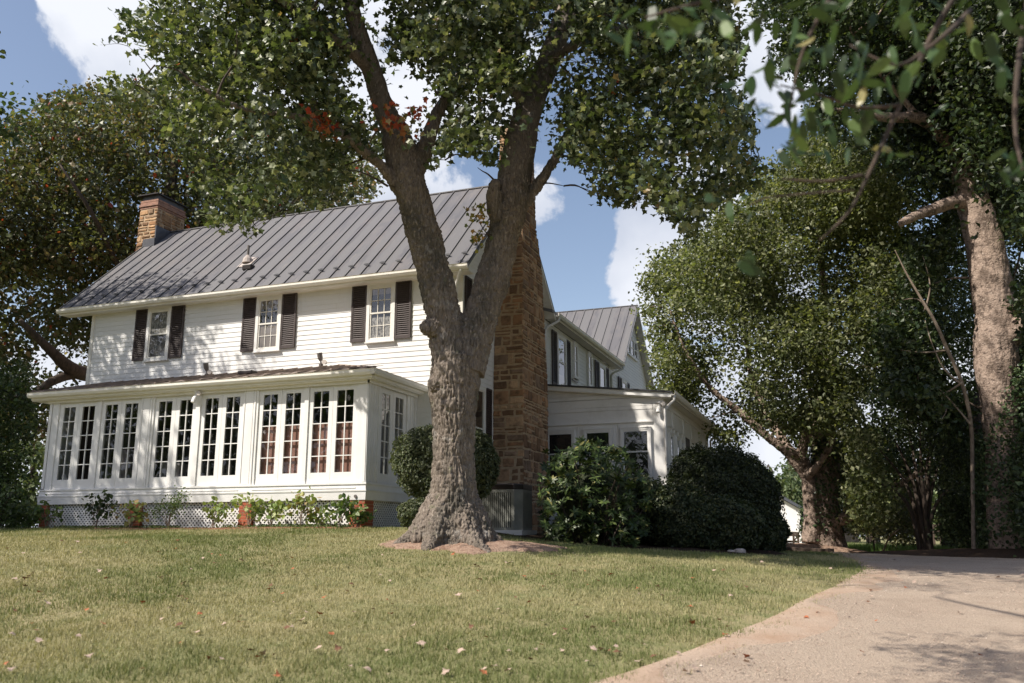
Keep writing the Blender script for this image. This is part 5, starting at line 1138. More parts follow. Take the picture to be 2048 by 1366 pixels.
# dark background trees on the right
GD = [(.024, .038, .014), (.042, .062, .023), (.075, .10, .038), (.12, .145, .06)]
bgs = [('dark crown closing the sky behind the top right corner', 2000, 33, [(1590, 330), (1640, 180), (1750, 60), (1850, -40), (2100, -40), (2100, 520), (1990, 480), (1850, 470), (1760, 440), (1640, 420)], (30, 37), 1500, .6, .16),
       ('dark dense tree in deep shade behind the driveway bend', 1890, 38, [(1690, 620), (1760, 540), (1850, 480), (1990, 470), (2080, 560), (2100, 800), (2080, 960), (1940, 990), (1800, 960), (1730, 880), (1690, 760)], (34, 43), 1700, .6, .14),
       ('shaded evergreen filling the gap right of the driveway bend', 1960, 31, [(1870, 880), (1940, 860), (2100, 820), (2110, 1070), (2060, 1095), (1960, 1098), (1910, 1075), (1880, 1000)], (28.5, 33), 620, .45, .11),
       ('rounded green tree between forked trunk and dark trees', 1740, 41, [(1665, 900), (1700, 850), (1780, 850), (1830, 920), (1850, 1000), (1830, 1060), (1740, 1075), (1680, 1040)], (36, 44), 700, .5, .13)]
for k, (lb, px, d, poly, dr_, n_, rad_, ls_) in enumerate(bgs):
    bb = base_at(px, d)
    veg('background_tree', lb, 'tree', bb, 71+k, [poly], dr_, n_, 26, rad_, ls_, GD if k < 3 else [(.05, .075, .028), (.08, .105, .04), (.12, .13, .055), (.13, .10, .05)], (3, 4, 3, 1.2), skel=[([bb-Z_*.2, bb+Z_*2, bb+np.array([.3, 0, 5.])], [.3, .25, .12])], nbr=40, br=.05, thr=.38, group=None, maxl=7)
# multi-stemmed small tree at the bend
bb = base_at(1845, 27); lg = np.random.default_rng(4); sk_m = []
for px, py in ((1760, 900), (1790, 880), (1815, 850), (1840, 860), (1862, 880), (1895, 900), (1925, 960), (1748, 960), (1880, 840)):
    t = at_d(px, py, 27+lg.uniform(-1, 1)); m_ = bb+(t-bb)*.45+np.array([(bb-t)[0]*.12, 0, .5]); sk_m.append(([bb+lg.normal(size=3)*.08*np.array([1, 1, 0]), m_, t], [.075, .05, .018]))
veg('multi_stem_tree', 'many stemmed small tree growing at the inside of the driveway bend', 'tree', bb, 81, [[(1740, 850), (1800, 790), (1900, 800), (1950, 880), (1945, 990), (1890, 1000), (1850, 960), (1780, 980), (1740, 940)]], (25.5, 29), 330, 22, .35, .085, GD, (3, 4, 3, 2), skel=sk_m, nbr=60, br=.02)
# lower bushes by the bend
bushes = [('olive bush spilling beside the leaning pole', 1740, 34, [(1680, 1010), (1740, 960), (1830, 990), (1860, 1040), (1850, 1085), (1790, 1092), (1740, 1075), (1690, 1060)], (31.5, 35), 420, [(.06, .07, .03), (.10, .11, .05), (.15, .13, .07)]),
          ('dark evergreen bush just left of the big pink trunk', 1925, 26.5, [(1880, 1010), (1930, 960), (1985, 990), (1995, 1090), (1900, 1098), (1868, 1070)], (25.5, 28), 300, GD[:3]),
          ('leafy undergrowth at the far right edge of the picture', 2060, 23, [(2030, 880), (2120, 850), (2120, 1110), (2030, 1112), (2010, 1060)], (21.5, 24.5), 330, GD[:3]),
          ('small clipped green bush beside the white outbuilding', 1617, 44, [(1608, 1050), (1618, 1042), (1632, 1046), (1640, 1084), (1608, 1086)], (43, 44.5), 60, [(.06, .10, .035), (.09, .13, .05), (.12, .16, .06)])]
for k, (lb, px, d, poly, dr_, n_, pal_) in enumerate(bushes):
    bb = base_at(px, d); veg('bush', lb, 'bush', bb, 91+k, [poly], dr_, n_, 22, .26, .08, pal_, (1, 1, 1), skel=[([bb, bb+Z_*.7], [.04, .02])], nbr=20, br=.012, thr=.3)
# distant trees
def blob_tree(name, label, px, d, poly, n, seed, pal, group=None, ls=.3, rad=.9):
    bb = base_at(px, d); lg = np.random.default_rng(seed)
    veg(name, label, 'tree', bb, seed, [poly], (d-4, d+5), n, 22, rad, ls, pal, (1, 1, 1), skel=[([bb-Z_*.3, bb+Z_*3, bb+Z_*6], [.25, .2, .1])], nbr=12, br=.08, thr=.3, group=group, maxl=9)
PF = [(.07, .10, .045), (.10, .135, .06), (.14, .165, .08)]
blob_tree('distant_tree', 'pale green tree above the white outbuilding roof', 1585, 70, [(1535, 990), (1550, 950), (1590, 925), (1625, 940), (1640, 1020), (1560, 1030)], 260, 101, PF)
blob_tree('distant_tree', 'low green tree between round hedge and white outbuilding', 1545, 78, [(1490, 960), (1520, 930), (1560, 960), (1575, 1060), (1500, 1070)], 220, 102, PF)
blob_tree('distant_tree', 'distant grey green tree showing under the boughs right of the forked trunk', 1700, 95, [(1655, 960), (1700, 920), (1790, 930), (1800, 1075), (1655, 1075)], 300, 103, PF, rad=1.2, ls=.4)
blob_tree('distant_tree', 'distant tree seen through the gap behind the driveway bend', 1900, 110, [(1800, 980), (1900, 940), (2060, 960), (2080, 1080), (1800, 1080)], 300, 104, PF, rad=1.5, ls=.5)
blob_tree('distant_tree', 'distant tree low behind the left shrub thicket', 60, 60, [(-160, 900), (0, 850), (140, 880), (180, 1060), (-160, 1060)], 400, 105, PF, rad=1.1, ls=.3)

# =================================================================== SHRUBS NEAR THE HOUSE
def ball_shrub(name, label, c, r, n, ls, pal, seed, core=True, tmpl=T_DIA, lump=.16, cat='shrub', cut=None, mt='leaf', group=None, stem=True):
    lg = np.random.default_rng(seed); z0 = g1(c[0], c[1]); root = empty(name, (c[0], c[1], z0), label, cat, group)
    v = lg.normal(size=(n, 3)); v /= np.linalg.norm(v, axis=1)[:, None]
    k = 1+lump*(vnoise(v*1.0+seed, 2.6)-.5)*2+lump*.6*(vnoise(v+seed, 6)-.5)*2
    P = np.array(c)+v*np.array(r)*(k*(lg.uniform(.90, 1.03, n)+(vnoise(v+seed*3, 9) > .72)*lg.uniform(0, .10, n)))[:, None]
    m = P[:, 2] > z0+.03; P = P[m]; v = v[m]
    cc = palette(len(P), pal, [1]*len(pal), .25, lg)*(.75+.5*vnoise(P, 3)[:, None])
    leaf_mesh('foliage', P, lg.uniform(ls*.7, ls*1.4, len(P)), tmpl, cc, mt=mt, parent=root, up=.3, out=v*.9, lg=lg)
    if core:
        bm = bmesh.new(); bmesh.ops.create_icosphere(bm, subdivisions=4, radius=1); W_ = np.array([x.co[:] for x in bm.verts])
        W_ /= np.linalg.norm(W_, axis=1)[:, None]; k = 1+lump*(vnoise(W_*1.0+seed, 2.6)-.5)*2+lump*.6*(vnoise(W_+seed, 6)-.5)*2
        V = np.array(c)+W_*np.array(r)*(k*.88)[:, None]; V[:, 2] = np.maximum(V[:, 2], z0-.1); F = [x.index for f in bm.faces for x in f.verts]; bm.free()
        np_mesh('dark_core', V, F, 3, M['shadecore'], root, smooth=True)
    return root
M['shadecore'] = mat('painted_inner_shade', (.022, .03, .014), .9, [(9, 4, (.05, .06, .025), .5, .7)], [(14, 1, .05)], coords='World')  # near-black green paints the shade inside shrubs, on a solid core without twigs
GB = [(.065, .085, .040), (.10, .12, .058), (.145, .16, .085)]
cb = at_d(878, 925, 16.9); ball_shrub('boxwood_shrub', 'large clipped grey green boxwood behind the maple trunk', (cb[0], cb[1], cb[2]), (.86, .80, .72), 17000, .05, GB, 3)
cb2 = at_d(955, 925, 16.9); ball_shrub('boxwood_shrub', 'shaded boxwood bulging out right of the maple trunk', (cb2[0], cb2[1], cb2[2]-.03), (.36, .45, .62), 7000, .05, GB, 4)
cb3 = at_d(832, 1027, 16.3); ball_shrub('boxwood_shrub', 'small low boxwood beside the lattice at the maple roots', (cb3[0], cb3[1], cb3[2]+.0), (.33, .3, .26), 5200, .045, GB, 5)
GY_ = [(.018, .028, .010), (.030, .042, .015), (.055, .068, .024)]
cy = at_d(1462, 1000, 20.5); ball_shrub('yew_shrub', 'big dark round clipped yew at the corner of the side porch', (cy[0], cy[1], g1(cy[0], cy[1])+.98), (1.12, 1.1, 1.24), 26000, .055, GY_, 7, lump=.10)
cy2 = at_d(1392, 960, 22.0); ball_shrub('yew_shrub', 'tall dark clipped yew pressed against the side porch windows', (cy2[0], cy2[1], g1(cy2[0], cy2[1])+1.15), (.75, .8, 1.2), 13000, .055, GY_, 8, lump=.12)
for k, (px, py, d, r, lb) in enumerate(((1360, 1040, 18.6, (.78, .6, .72), 'low dark azalea mound in front of the tall yew'), (1450, 1050, 18.8, (.75, .6, .62), 'low dark azalea mound in front of the round yew'), (1275, 1015, 19.2, (.72, .6, .80), 'dark azalea bush next to the glossy rhododendron'), (1530, 1062, 20.3, (.45, .5, .5), 'small dark bush at the right foot of the round yew'))):
    c = at_d(px, py, d); ball_shrub('azalea_shrub', lb, (c[0], c[1], g1(c[0], c[1])+r[2]*.75), r, 8500, .06, [(.025, .04, .018), (.045, .062, .026), (.085, .095, .04)], 20+k, lump=.22, group='dark azalea mounds along the side porch')
# glossy rhododendron: whorls of long leaves
lg = np.random.default_rng(77); rb_ = base_at(1190, 18.0); LITB = [tuple(at_d(px, py, 17.3)) for px, py in ((1110, 940), (1150, 1000), (1200, 950), (1240, 1040), (1150, 1060), (1210, 1010), (1105, 1000), (1265, 985))]; rh = empty('rhododendron', rb_, 'glossy long leaved rhododendron between stone chimney and side porch windows', 'shrub')
poly = [(1085, 1078), (1078, 1010), (1080, 950), (1095, 925), (1130, 905), (1160, 890), (1200, 880), (1245, 895), (1262, 920), (1285, 950), (1300, 990), (1295, 1050), (1285, 1090), (1180, 1094)]
C = np.vstack([poly_pts(poly, 620, 16.9, 18.7, lg), at_d(1160, 905, 18.3)+lg.normal(size=(30, 3))*.12, at_d(1120, 925, 18.2)+lg.normal(size=(30, 3))*.12])
n7 = 8; n_ = len(C); ax = lg.normal(size=(n_, 3))*.45+np.array([.0, -.35, .75]); ax /= np.linalg.norm(ax, axis=1)[:, None]
i = np.repeat(np.arange(n_), n7); an = np.tile(np.arange(n7)*2*pi/n7, n_)+np.repeat(lg.random(n_)*6, n7)
ref = np.cross(ax, np.array([1, .2, 0])); ref /= np.linalg.norm(ref, axis=1)[:, None]; r2 = np.cross(ax, ref)
dr = ref[i]*np.cos(an)[:, None]+r2[i]*np.sin(an)[:, None]; t = dr*.9+ax[i]*lg.uniform(-.25, .55, (len(i), 1)); t /= np.linalg.norm(t, axis=1)[:, None]
bb_ = np.cross(ax[i], dr); nr = np.cross(t, bb_); s = lg.uniform(.10, .155, len(i))[:, None, None]
T_ = T_LONG; V = C[i][:, None, :]+s*(bb_[:, None, :]*T_[None, :, 0, None]+t[:, None, :]*T_[None, :, 1, None]-nr[:, None, :]*(.15*T_[:, 1]**2)[None, :, None])
cc = palette(len(i), [(.026, .046, .012), (.048, .076, .020), (.09, .122, .034), (.22, .21, .07)], (4, 4, 2, .5), .2, lg)
np_mesh('foliage', V.reshape(-1, 3), np.arange(len(i)*6), 6, M['leafy_dark'], rh, col=np.repeat(cc, 6, 0))
b = MB()
for k in range(26):
    t_ = C[lg.integers(n_)]; skel_tube(b, [rb_+lg.normal(size=3)*np.array([.25, .15, 0]), rb_*.4+t_*.6-Z_*.1+lg.normal(size=3)*.08, t_], [.03, .02, .008], 5)
b.build('stems', M['barkdark'], rh)
core = MB(); bm = bmesh.new(); bmesh.ops.create_icosphere(bm, subdivisions=3, radius=1); V = np.array([x.co[:] for x in bm.verts]); F = [x.index for f in bm.faces for x in f.verts]; bm.free()
cc_ = at_d(1188, 1005, 18.3); V = cc_+V*np.array([.78, .5, .78])*(.85+.3*vnoise(V, 2.5)[:, None]); np_mesh('dark_core', V, F, 3, M['shadecore'], rh, smooth=True)

# hydrangeas and small plants along the lattice
PH = {'lime': [(.17, .24, .075), (.27, .33, .11), (.38, .42, .18)], 'green': [(.07, .12, .04), (.11, .17, .055), (.16, .21, .07)], 'dark': [(.03, .05, .02), (.05, .075, .028)], 'dry': [(.30, .30, .11), (.30, .22, .10), (.20, .25, .08), (.24, .30, .10)]}
plants = [(95, .55, .50, 'green', 'dark leaved hydrangea at the left corner of the lattice'), (190, .62, .42, 'dark', 'thin dark hydrangea stem left of the yellowing one'), (262, .48, .34, 'dry', 'yellowing hydrangea with brown leaves by the second brick pier'), (335, .68, .40, 'green', 'tall bushy small leaved rose in front of the lattice'),
          (425, .42, .46, 'lime', 'wide pale lime hydrangea left of the middle brick pier'), (497, .52, .38, 'lime', 'lime hydrangea hiding the middle brick pier'), (540, .38, .34, 'lime', 'small lime hydrangea right of the middle brick pier'), (602, .58, .32, 'dry', 'upright hydrangea with a faded flower head before the lattice'), (640, .25, .26, 'lime', 'low sprig of pale leaves before the lattice'), (680, .46, .30, 'green', 'leggy green hydrangea near the corner brick pier'), (716, .34, .10, 'green', 'drooping hydrangea stem on the corner brick pier')]
for k, (px, h, w, cl_, lb) in enumerate(plants):
    lg = np.random.default_rng(200+k); p = on_y(px, 1050, -.30-.12*(k % 2)); z0 = g1(p[0], p[1]); base = np.array([p[0], p[1], z0]); root = empty('hydrangea' if k != 3 else 'rose_bush', base, lb, 'plant')
    b = MB(); tips_ = []
    for j in range(9 if k != 3 else 12):
        t = base+np.array([lg.uniform(-w, w)*.9, lg.uniform(-.16, .12), h*lg.uniform(.55, 1.25)]); m_ = base+(t-base)*np.array([.35, .35, .6]); tips_.append(t); tips_.append(m_*.4+t*.6+lg.normal(size=3)*.03); skel_tube(b, [base+lg.normal(size=3)*.02*np.array([1, 1, 0]), m_, t], [.008, .006, .003], 5)
    b.build('stems', M['barkpale'], root)
    tp = np.array(tips_); n_ = len(tp); per = 6 if k != 3 else 34; i = np.repeat(np.arange(n_), per); P = tp[i]+lg.normal(size=(len(i), 3))*np.array([.10, .06, .075])
    pal_ = PH[cl_]; leaf_mesh('leaves', P, lg.uniform(.08, .14, len(P)) if k != 3 else lg.uniform(.03, .05, len(P)), T_OVAL, palette(len(P), pal_, [1]*len(pal_), .2, lg), mt='leaf', parent=root, up=.45, droop=1.1, lg=lg)
# creeping ground cover in the bed
lg = np.random.default_rng(12); n_ = 5200; P = np.c_[lg.uniform(-9.2, -.1, n_), -.12-np.abs(lg.normal(size=n_))*.24, np.zeros(n_)]; P = P[vnoise(P*np.array([1, 1, 1]), 1.1) > .45]; P[:, 2] = gz(P[:, 0], P[:, 1])+lg.uniform(.02, .07, len(P))
o = leaf_mesh('ground_cover', P, lg.uniform(.025, .05, len(P)), T_OVAL, palette(len(P), [(.06, .11, .04), (.10, .15, .055), (.16, .19, .08)], (1, 1, 1), .2, lg), up=1.4, lg=lg); tag(o, 'creeping green ground cover in the bed below the lattice', 'ground cover', kind='stuff')
# rough grass at the bend
def tuft_poly(name, label, poly, d0, d1, n, h, cg_, seed):
    lg = np.random.default_rng(seed); p = poly_pts(poly, n, d0, d1, lg)[:, :2]; p = p[~inpoly(p, POLY)]
    o = tri_blades(name, p, lg.uniform(h*.5, h*1.2, len(p)), np.full(len(p), .02), palette(len(p), cg_, [1]*len(cg_), .25, lg), 'grass', lean=.6); tag(o, label, 'grass', kind='stuff')
tuft_poly('tall_grass', 'lush unmown green grass on the verge beyond the driveway', [(1655, 1060), (2100, 1060), (2100, 1108), (1655, 1108)], 28.5, 42, 34000, .32, [(.09, .17, .04), (.13, .22, .055), (.18, .25, .08)], 301)

# =================================================================== OUTBUILDING, FENCES, SMALL THINGS
D0 = 62.; ob = base_at(1570, D0); gzb = ob[2]
shed = empty('outbuilding', ob, 'small white rendered outbuilding with dark sloping roof behind the hedge', 'building')
def OB(px, py, d=D0): return at_d(px, py, d)
pr = OB(1604, 1088); pl = OB(1500, 1088); u = (pr-pl)*np.array([1, 1, 0]); Wd = np.linalg.norm(u); u /= Wd; vdir = np.array([-u[1], u[0], 0])
hR = OB(1603, 1018)[2]; hL = OB(1556, 1001)[2]; hA = hR+(hL-hR)*(103/47.)*.8
fr = (np.array([pr[0], pr[1], 0]), -u, -vdir)
b = MB(fr); b.add([(0, 0, gzb-1), (Wd, 0, gzb-1), (Wd, 0, hR), (Wd/2+0, 0, hA), (0, 0, hR)] + [(0, -6, gzb-1), (Wd, -6, gzb-1), (Wd, -6, hR), (Wd/2, -6, hA), (0, -6, hR)], [(0, 1, 2, 3, 4), (5, 9, 8, 7, 6), (0, 4, 9, 5), (1, 6, 7, 2)])
b.build('wall', M['plaster'], shed)
b = MB(fr)
for s0, s1 in ((0, Wd/2), (Wd, Wd/2)):
    e = -.25 if s0 == 0 else .25; b.prism([(s0+e, .3, hR-.12), (s1, .3, hA+.05), (s1, .3, hA+.25), (s0+e, .3, hR+.08)], (0, -6.6, 0))
b.build('roof', M['slate'], shed)
b = MB(fr); b.box(-3.6, -.02, -4.5, -1.0, gzb-1, OB(1610, 1046)[2]); b.build('side_wall', M['dim'], shed)
b = MB(fr); zt, zb_ = OB(1610, 1018)[2], OB(1610, 1040)[2]; b.prism([(-3.6, -.7, zb_), (-.02, -.7, zb_), (-.02, -2.6, zt), (-3.6, -2.6, zt)], (0, 0, .08)); b.build('side_roof', M['slate'], shed)
b = MB(fr); b.box(-3.6, -.02, -.72, -.6, zb_-.22, zb_+.02); b.box(-.25, -.08, -.72, -.58, gzb-1, zb_-.22); b.build('eave_board', M['white'], shed)
# timber rail in front of it
rl = base_at(1578, 42); rail = empty('timber_rail', rl, 'dark weathered timber railing in front of the white outbuilding', 'fence')
def RL(px, py): return at_d(px, py, 42)
for px in (1560, 1572, 1587, 1596):
    b = MB(); p = RL(px, 1085); top = RL(px, 1064 if px > 1572 else (1050 if px == 1572 else 1064)); b.bar((p[0], p[1], g1(p[0], p[1])-.05), top, .09, .09, up=(0, 1, 0)); b.build('post', M['timber'], rail)
for y0, y1 in ((1064, 1066), (1071, 1070), (1083, 1083)):
    b = MB(); b.bar(RL(1556, y0), RL(1596, y1), .10, .09); b.build('rail', M['timber'], rail)
for a, c in (((1587, 1068), (1596, 1076)), ((1587, 1083), (1596, 1072)), ((1560, 1075), (1587, 1070))):
    b = MB(); b.bar(RL(*a), RL(*c), .06, .06); b.build('brace', M['timber'], rail)
# board fence far right
fb = base_at(1890, 52); fe = empty('board_fence', fb, 'dark three board paddock fence far behind the driveway bend', 'fence')
for k in range(6):
    p = at_d(1855+k*14, 1090, 52); z = g1(p[0], p[1]); b = MB(); b.box(p[0]-.06, p[0]+.06, p[1]-.06, p[1]+.06, z-.1, z+1.1); b.build('post', M['timber'], fe)
for h_ in (.35, .7, 1.02):
    a = at_d(1840, 1090, 52); c = at_d(1935, 1090, 52); b = MB(); b.bar((a[0], a[1], g1(a[0], a[1])+h_), (c[0], c[1], g1(c[0], c[1])+h_), .04, .13); b.build('board', M['timber'], fe)
# railroad tie edging
te = base_at(1610, 26); tie = empty('timber_edging', te, 'dark stepped timber edging between lawn and driveway', 'edging')
for (x0, x1, y, dd, h_) in ((1540, 1640, 1099, 26.0, .14), (1620, 1662, 1103, 25.4, .12)):
    a = at_d(x0, y, dd+1.0); c = at_d(x1, y, dd); za = g1(a[0], a[1]); zc = g1(c[0], c[1]); b = MB(); b.bar((a[0], a[1], za+h_*.3), (c[0], c[1], zc+h_*.3), .2, h_*1.5); b.build('timber', M['timber'], tie, bevel=.01)
# leaning pole, stick
p0 = base_at(1752, 29.5); b = MB(); b.tube([p0, at_d(1778, 1074, 29.3), at_d(1798, 1058, 29.1)], [.03, .026, .02], 8); o = b.build('wooden_pole', M['barkpale'], None, smooth=True); tag(o, 'thin pale pole leaning in the tall grass by the driveway bend', 'pole')
p0 = base_at(1597, 24); b = MB(); b.tube([p0+Z_*.02, at_d(1589, 1099, 24.3)], [.012, .008], 6); o = b.build('stick', M['barkpale'], None); tag(o, 'bare stick poking up at the timber edging', 'stick')
for k, (px, py, d, r) in enumerate(((1457, 1080, 18.1, .06), (1474, 1082, 18.1, .10), (985, 1068, 15.2, .12), (972, 1074, 14.6, .07))):
    p = base_at(px, d); bm = bmesh.new(); bmesh.ops.create_icosphere(bm, subdivisions=2, radius=1); V = np.array([x.co[:] for x in bm.verts]); F = [x.index for f in bm.faces for x in f.verts]; bm.free()
    V = p+Z_*r*.35+V*np.array([r*1.3, r, r*.6])*(.75+.5*vnoise(V+k, 1.7)[:, None]); o = np_mesh('stone', V, F, 3, M['potw'], smooth=False)
    tag(o, ['small pale stone under the azalea mound', 'larger pale stone under the azalea mound', 'pale stone at the air conditioner foot by the maple roots', 'small stone on the mulch right of the maple roots'][k], 'stone')

# =================================================================== FALLEN LEAVES on the lawn and drive
lg = np.random.default_rng(88); var = []
for k in range(5):
    t = T_MAPLE*(1+.15*lg.normal(size=T_MAPLE.shape)); zz = .30*np.abs(t[:, 0])*(1 if k % 2 else -1)+.25*(t[:, 1]-.4)**2+.05
    me = bpy.data.meshes.new('fallen_leaf'); me.from_pydata([(x*.085, (y-.4)*.085, z*.085+.022) for (x, y), z in zip(t, zz)], [], [tuple(range(10))]); me.update(); var.append(me)
nl = 0
lab = ['pale curled dry leaf lying on the lawn', 'rust orange dry leaf lying on the lawn', 'dark brown dry leaf lying on the lawn']; labd = ['pale curled dry leaf lying on the gravel drive', 'rust orange dry leaf lying on the gravel drive', 'dark brown dry leaf lying on the gravel drive']
while nl < 235:
    px = lg.uniform(0, 2048); py = 1085+(1366-1085)*lg.random()**1.35
    if px > 1500 and lg.random() < .55: continue
    if 1050 < px < 1500 and py < 1140: py += 50
    p = ground_px(px, py); 
    if p[1] > -.9 and p[0] < 1: continue
    k = int(lg.choice(3, p=(.52, .22, .26))); me = var[lg.integers(5)]
    key = me.name+str(k)
    if key not in bpy.data.meshes: m2 = me.copy(); m2.name = key; m2.materials.append(M['dryleaf'][k])
    o = bpy.data.objects.new('fallen_leaf', bpy.data.meshes[key]); COL.objects.link(o)
    o.location = (p[0], p[1], g1(p[0], p[1])+(.022 if not inpoly(p[None, :2], POLY)[0] else .03)); o.rotation_euler = (lg.uniform(-.5, .5), lg.uniform(-.5, .5), lg.uniform(0, 6.3)); s_ = lg.uniform(.42, .85); o.scale = (s_, s_, s_)
    dv = inpoly(p[None, :2], POLY)[0]; tag(o, (labd if dv else lab)[k], 'leaf', ('pale', 'rust', 'brown')[k]+(' leaves fallen on the drive' if dv else ' leaves fallen on the lawn')); nl += 1

# =================================================================== OVERHANGING BRANCH close to the camera
lg = np.random.default_rng(55); NB = lambda px, py, d: at_d(px, py, d)
bt_ = np.array([15.0, -17.0, 0]); bt_[2] = g1(bt_[0], bt_[1])
near = empty('overhanging_tree', bt_, 'tree outside the right edge whose blurred leafy branch hangs into the top right corner', 'tree')
b = MB(); tw = []
def tg(pts, r0, r1): q, _ = skel_tube(b, pts, list(np.linspace(r0, r1, len(pts))), 7, sub=5); tw.append(q)
hub = NB(2080, -120, 3.6)
tg([bt_-Z_*.2, bt_+Z_*2, bt_+np.array([-.2, .4, 3.2]), hub+np.array([1.2, -.4, .3]), hub], .20, .03)
tg([hub, NB(1960, -60, 3.4), NB(1880, 40, 3.3), NB(1800, 210, 3.2), NB(1745, 330, 3.1), NB(1700, 420, 3.05), NB(1640, 480, 3.0)], .014, .003)
tg([hub, NB(1900, -60, 3.1), NB(1700, -60, 2.9), NB(1500, -20, 2.7), NB(1380, 10, 2.6), NB(1290, 35, 2.6)], .018, .003)
tg([NB(1700, -60, 2.9), NB(1640, 30, 2.9), NB(1600, 120, 2.9), NB(1580, 220, 2.9)], .010, .003)
tg([NB(1800, 210, 3.2), NB(1720, 215, 3.1), NB(1640, 190, 3.0), NB(1560, 170, 2.95)], .008, .003)
tg([NB(1725, 350, 3.1), NB(1650, 362, 3.05), NB(1565, 358, 3.0)], .007, .003)
tg([NB(1710, 380, 3.1), NB(1640, 385, 3.1), NB(1540, 395, 3.0), NB(1500, 410, 3.0)], .005, .002)
tg([hub, NB(2040, 100, 3.3), NB(2030, 250, 3.2), NB(2045, 340, 3.1)], .013, .004)
tg([NB(1940, 20, 3.4), NB(1900, 60, 3.0), NB(1850, 100, 2.9), NB(1790, 130, 2.8), NB(1700, 90, 2.8)], .009, .003)
b.build('branches', M['barkdark'], near, smooth=True)
sp = [((1490, -10, 2.7), 16, 70), ((1400, 25, 2.6), 15, 45), ((1290, 45, 2.6), 7, 25), ((1340, 60, 2.6), 5, 25), ((1262, 70, 2.6), 4, 18), ((1580, 130, 2.9), 16, 65), ((1640, 200, 3.0), 22, 70), ((1560, 190, 2.95), 14, 50), ((1600, 270, 2.95), 9, 40), ((1720, 230, 3.1), 16, 60), ((1780, 160, 2.9), 13, 60), ((1700, 110, 2.8), 9, 55), ((1860, 90, 2.9), 15, 60), ((1735, 290, 3.1), 6, 30), ((1900, 20, 3.1), 18, 80), ((1700, 0, 2.9), 14, 80), ((2020, 120, 3.3), 14, 60), ((2030, 330, 3.1), 7, 25), ((1505, 408, 3.0), 4, 25), ((1430, 400, 3.0), 2, 14), ((1505, 520, 3.0), 3, 18), ((1980, -30, 3.3), 14, 80), ((1585, 290, 2.9), 3, 12)]
C = np.vstack([np.array([NB(c_[0]+lg.normal()*s_, c_[1]+lg.normal()*s_*.8, c_[2]+lg.uniform(-.25, .25)) for _ in range(n_)]) for c_, n_, s_ in sp])
n_ = len(C); T_N = np.array([(0, 0), (.12, .10), (.20, .34), (.16, .66), (0, 1.0), (-.16, .66), (-.20, .34), (-.12, .10)])
leaf_mesh('leaves', C, lg.uniform(.068, .108, n_), T_N, palette(n_, [(.025, .05, .015), (.045, .085, .025), (.09, .14, .04), (.24, .21, .07)], (5, 4, 1.6, .5), .2, lg), mt='leaf_near', parent=near, up=.12, droop=2.0, fold=.2, lg=lg)
C = ellip_pts((14.4, -16.2, 4.6), (2.3, 2.4, 1.4), 150, lg, .3); v = C-CAM; dpt = v@FW; px = 1024+FPX*(v@RT)/np.maximum(dpt, .1); C = C[(dpt < .1) | (px > 2150)]
P, _i = clumps(C, 18, .22, lg, .6); leaf_mesh('crown', P, .09, T_N, palette(len(P), [(.05, .095, .025), (.08, .14, .035)], (1, 1), .2, lg), mt='leaf_near', parent=near, up=.3, droop=1.2, lg=lg)
lg = np.random.default_rng(66); bt2 = []
for (px, py, sx_, sy_, n_, h) in ((2010, 1335, 60, 22, 26, 6.2), (1900, 1300, 40, 8, 5, 6.0), (1900, 1168, 130, 12, 26, 9.5), (1800, 1150, 120, 5, 12, 9.5), (2020, 1145, 50, 10, 14, 10), (1780, 1178, 60, 4, 5, 9.5)):
    for _ in range(n_):
        g_p = ground_px(px+lg.normal()*sx_, min(1362, py+lg.normal()*sy_)); t = h*lg.uniform(.95, 1.1)/cos(SUN_EL); bt2.append(g_p+sun_dir*t)
bt2 = np.array(bt2); P, _i = clumps(bt2, 30, .24, lg, .6)
b = MB(); q1, _ = skel_tube(b, [bt_+np.array([-.2, .4, 3.2]), (12.5, -15.5, 6.0), (9.5, -14, 7.4), (6.5, -12.6, 8.0), (4.5, -10.5, 8.6)], [.12, .10, .08, .06, .03], 8)
branches(b, [q1], bt2, lg, .03, maxl=9); b.build('bough', M['barkdark'], near, smooth=True)
leaf_mesh('crown', P, lg.uniform(.08, .12, len(P)), T_N, palette(len(P), [(.05, .095, .025), (.08, .14, .035)], (1, 1), .2, lg), mt='leaf_near', parent=near, up=.6, droop=1.0, fold=.2, lg=lg)
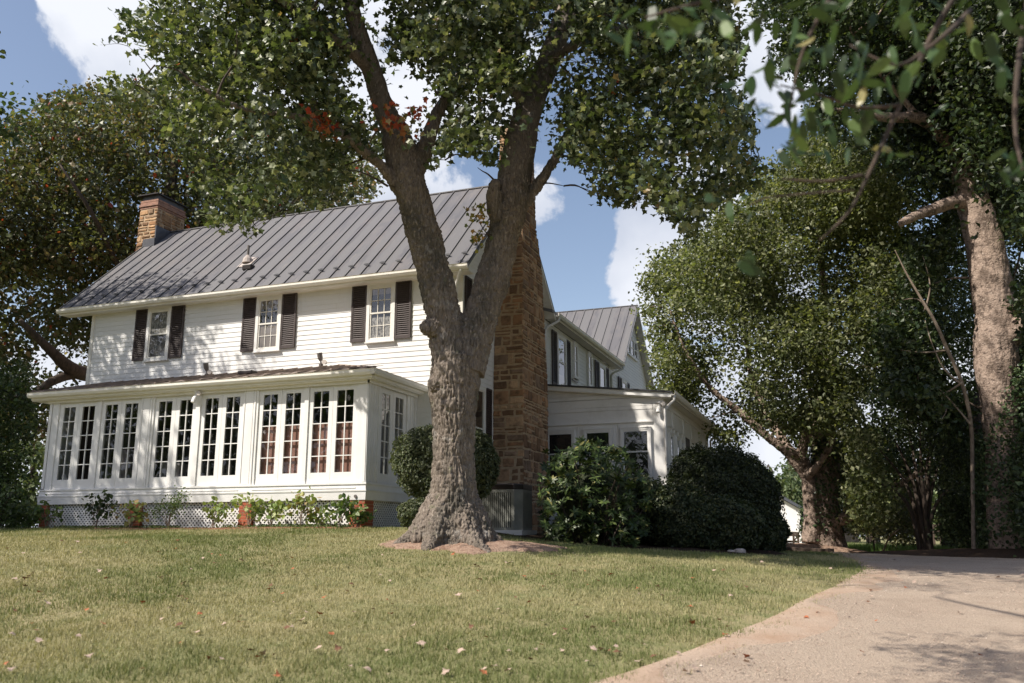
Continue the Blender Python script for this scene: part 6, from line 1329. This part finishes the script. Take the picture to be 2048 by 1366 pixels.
# loose stones on the drive
lg = np.random.default_rng(67); n_ = 19000; px = lg.uniform(1150, 2100, n_); d_ = 5.5*(24/5.5)**(lg.random(n_)**.9)
r_ = FW[None]+RT[None]*((px-1024)/FPX)[:, None]-UP[None]*.24; hh = np.hypot(r_[:, 0], r_[:, 1]); P = np.c_[CAM[0]+r_[:, 0]/hh*d_, CAM[1]+r_[:, 1]/hh*d_]; m = inpoly(P, POLY); P = P[m]; d_ = d_[m]
de_ = dist_poly(P, EL); m = vnoise(np.c_[P, P[:, 0]*0], 1.1)+lg.random(len(P))*.5+(de_ < .7)*.25 > .72; P = P[m]; d_ = d_[m]; n_ = len(P); z = gz(P[:, 0], P[:, 1])+.024
O = np.array([(1, 0, 0), (0, 1, 0), (-1, 0, 0), (0, -1, 0), (0, 0, 1.)]); ang = lg.random(n_)*6.3; sz_ = (lg.uniform(.003, .007, n_)*(1+(lg.random(n_) > .985)*1.3)+.00020*d_)[:, None, None]
O = O[None]*(.7+.6*lg.random((n_, 5, 3))); O[:, :, 2] *= .75; V = np.stack([O[..., 0]*np.cos(ang)[:, None]-O[..., 1]*np.sin(ang)[:, None], O[..., 0]*np.sin(ang)[:, None]+O[..., 1]*np.cos(ang)[:, None], O[..., 2]], -1)*sz_+np.c_[P, z][:, None, :]
F = np.array([(0, 1, 4), (1, 2, 4), (2, 3, 4), (3, 0, 4)]); F = (np.arange(n_)[:, None, None]*5+F[None]).reshape(-1)
o = np_mesh('gravel_stones', V.reshape(-1, 3), F, 3, M['pebble'], col=np.repeat(palette(n_, [(.44, .345, .275), (.34, .26, .205), (.20, .155, .125), (.54, .46, .385)], (4, 3, 2, .4), .2, lg), 5, 0)); tag(o, 'loose small gravel stones strewn over the driveway', 'gravel', kind='stuff')
# trees across the road behind the viewer (they show in the window glass)
RT_ = [(-34, -14, 12, 6.5, 'broad tree beyond the left lawn corner, mirrored in the leftmost sunroom doors'), (-30, -26, 13, 7, 'broad tree far left of the viewer, mirrored in the left sunroom doors'), (-22, -36, 13, 7, 'broad tree behind the viewer, mirrored in the middle sunroom doors'), (-11, -43, 13, 7, 'broad tree behind the viewer, mirrored in the brown blind doors'), (1, -47, 13, 7.5, 'broad tree straight behind the viewer, mirrored in upper panes'), (13, -46, 12, 7, 'broad tree behind the viewer, mirrored in the side porch windows'), (25, -40, 12, 7, 'broad tree behind the viewer to the right, mirrored in the last porch window')]
for k, (x, y, h, r, lb) in enumerate(RT_):
    bb = np.array([x, y, g1(x, y)])
    veg('roadside_tree', lb, 'tree', bb, 400+k, [], (0, 1), [], 16, .9, .42, G1, (3, 4, 2, 1), skel=[([bb, bb+Z_*h*.35, bb+Z_*h*.9], [.4, .3, .1])], nbr=14, br=.08,
        extra=lambda lg, bb=bb, h=h, r=r: ellip_pts(bb+Z_*h*.5, (r, r, h*.52), 480, lg, .5), maxl=9)
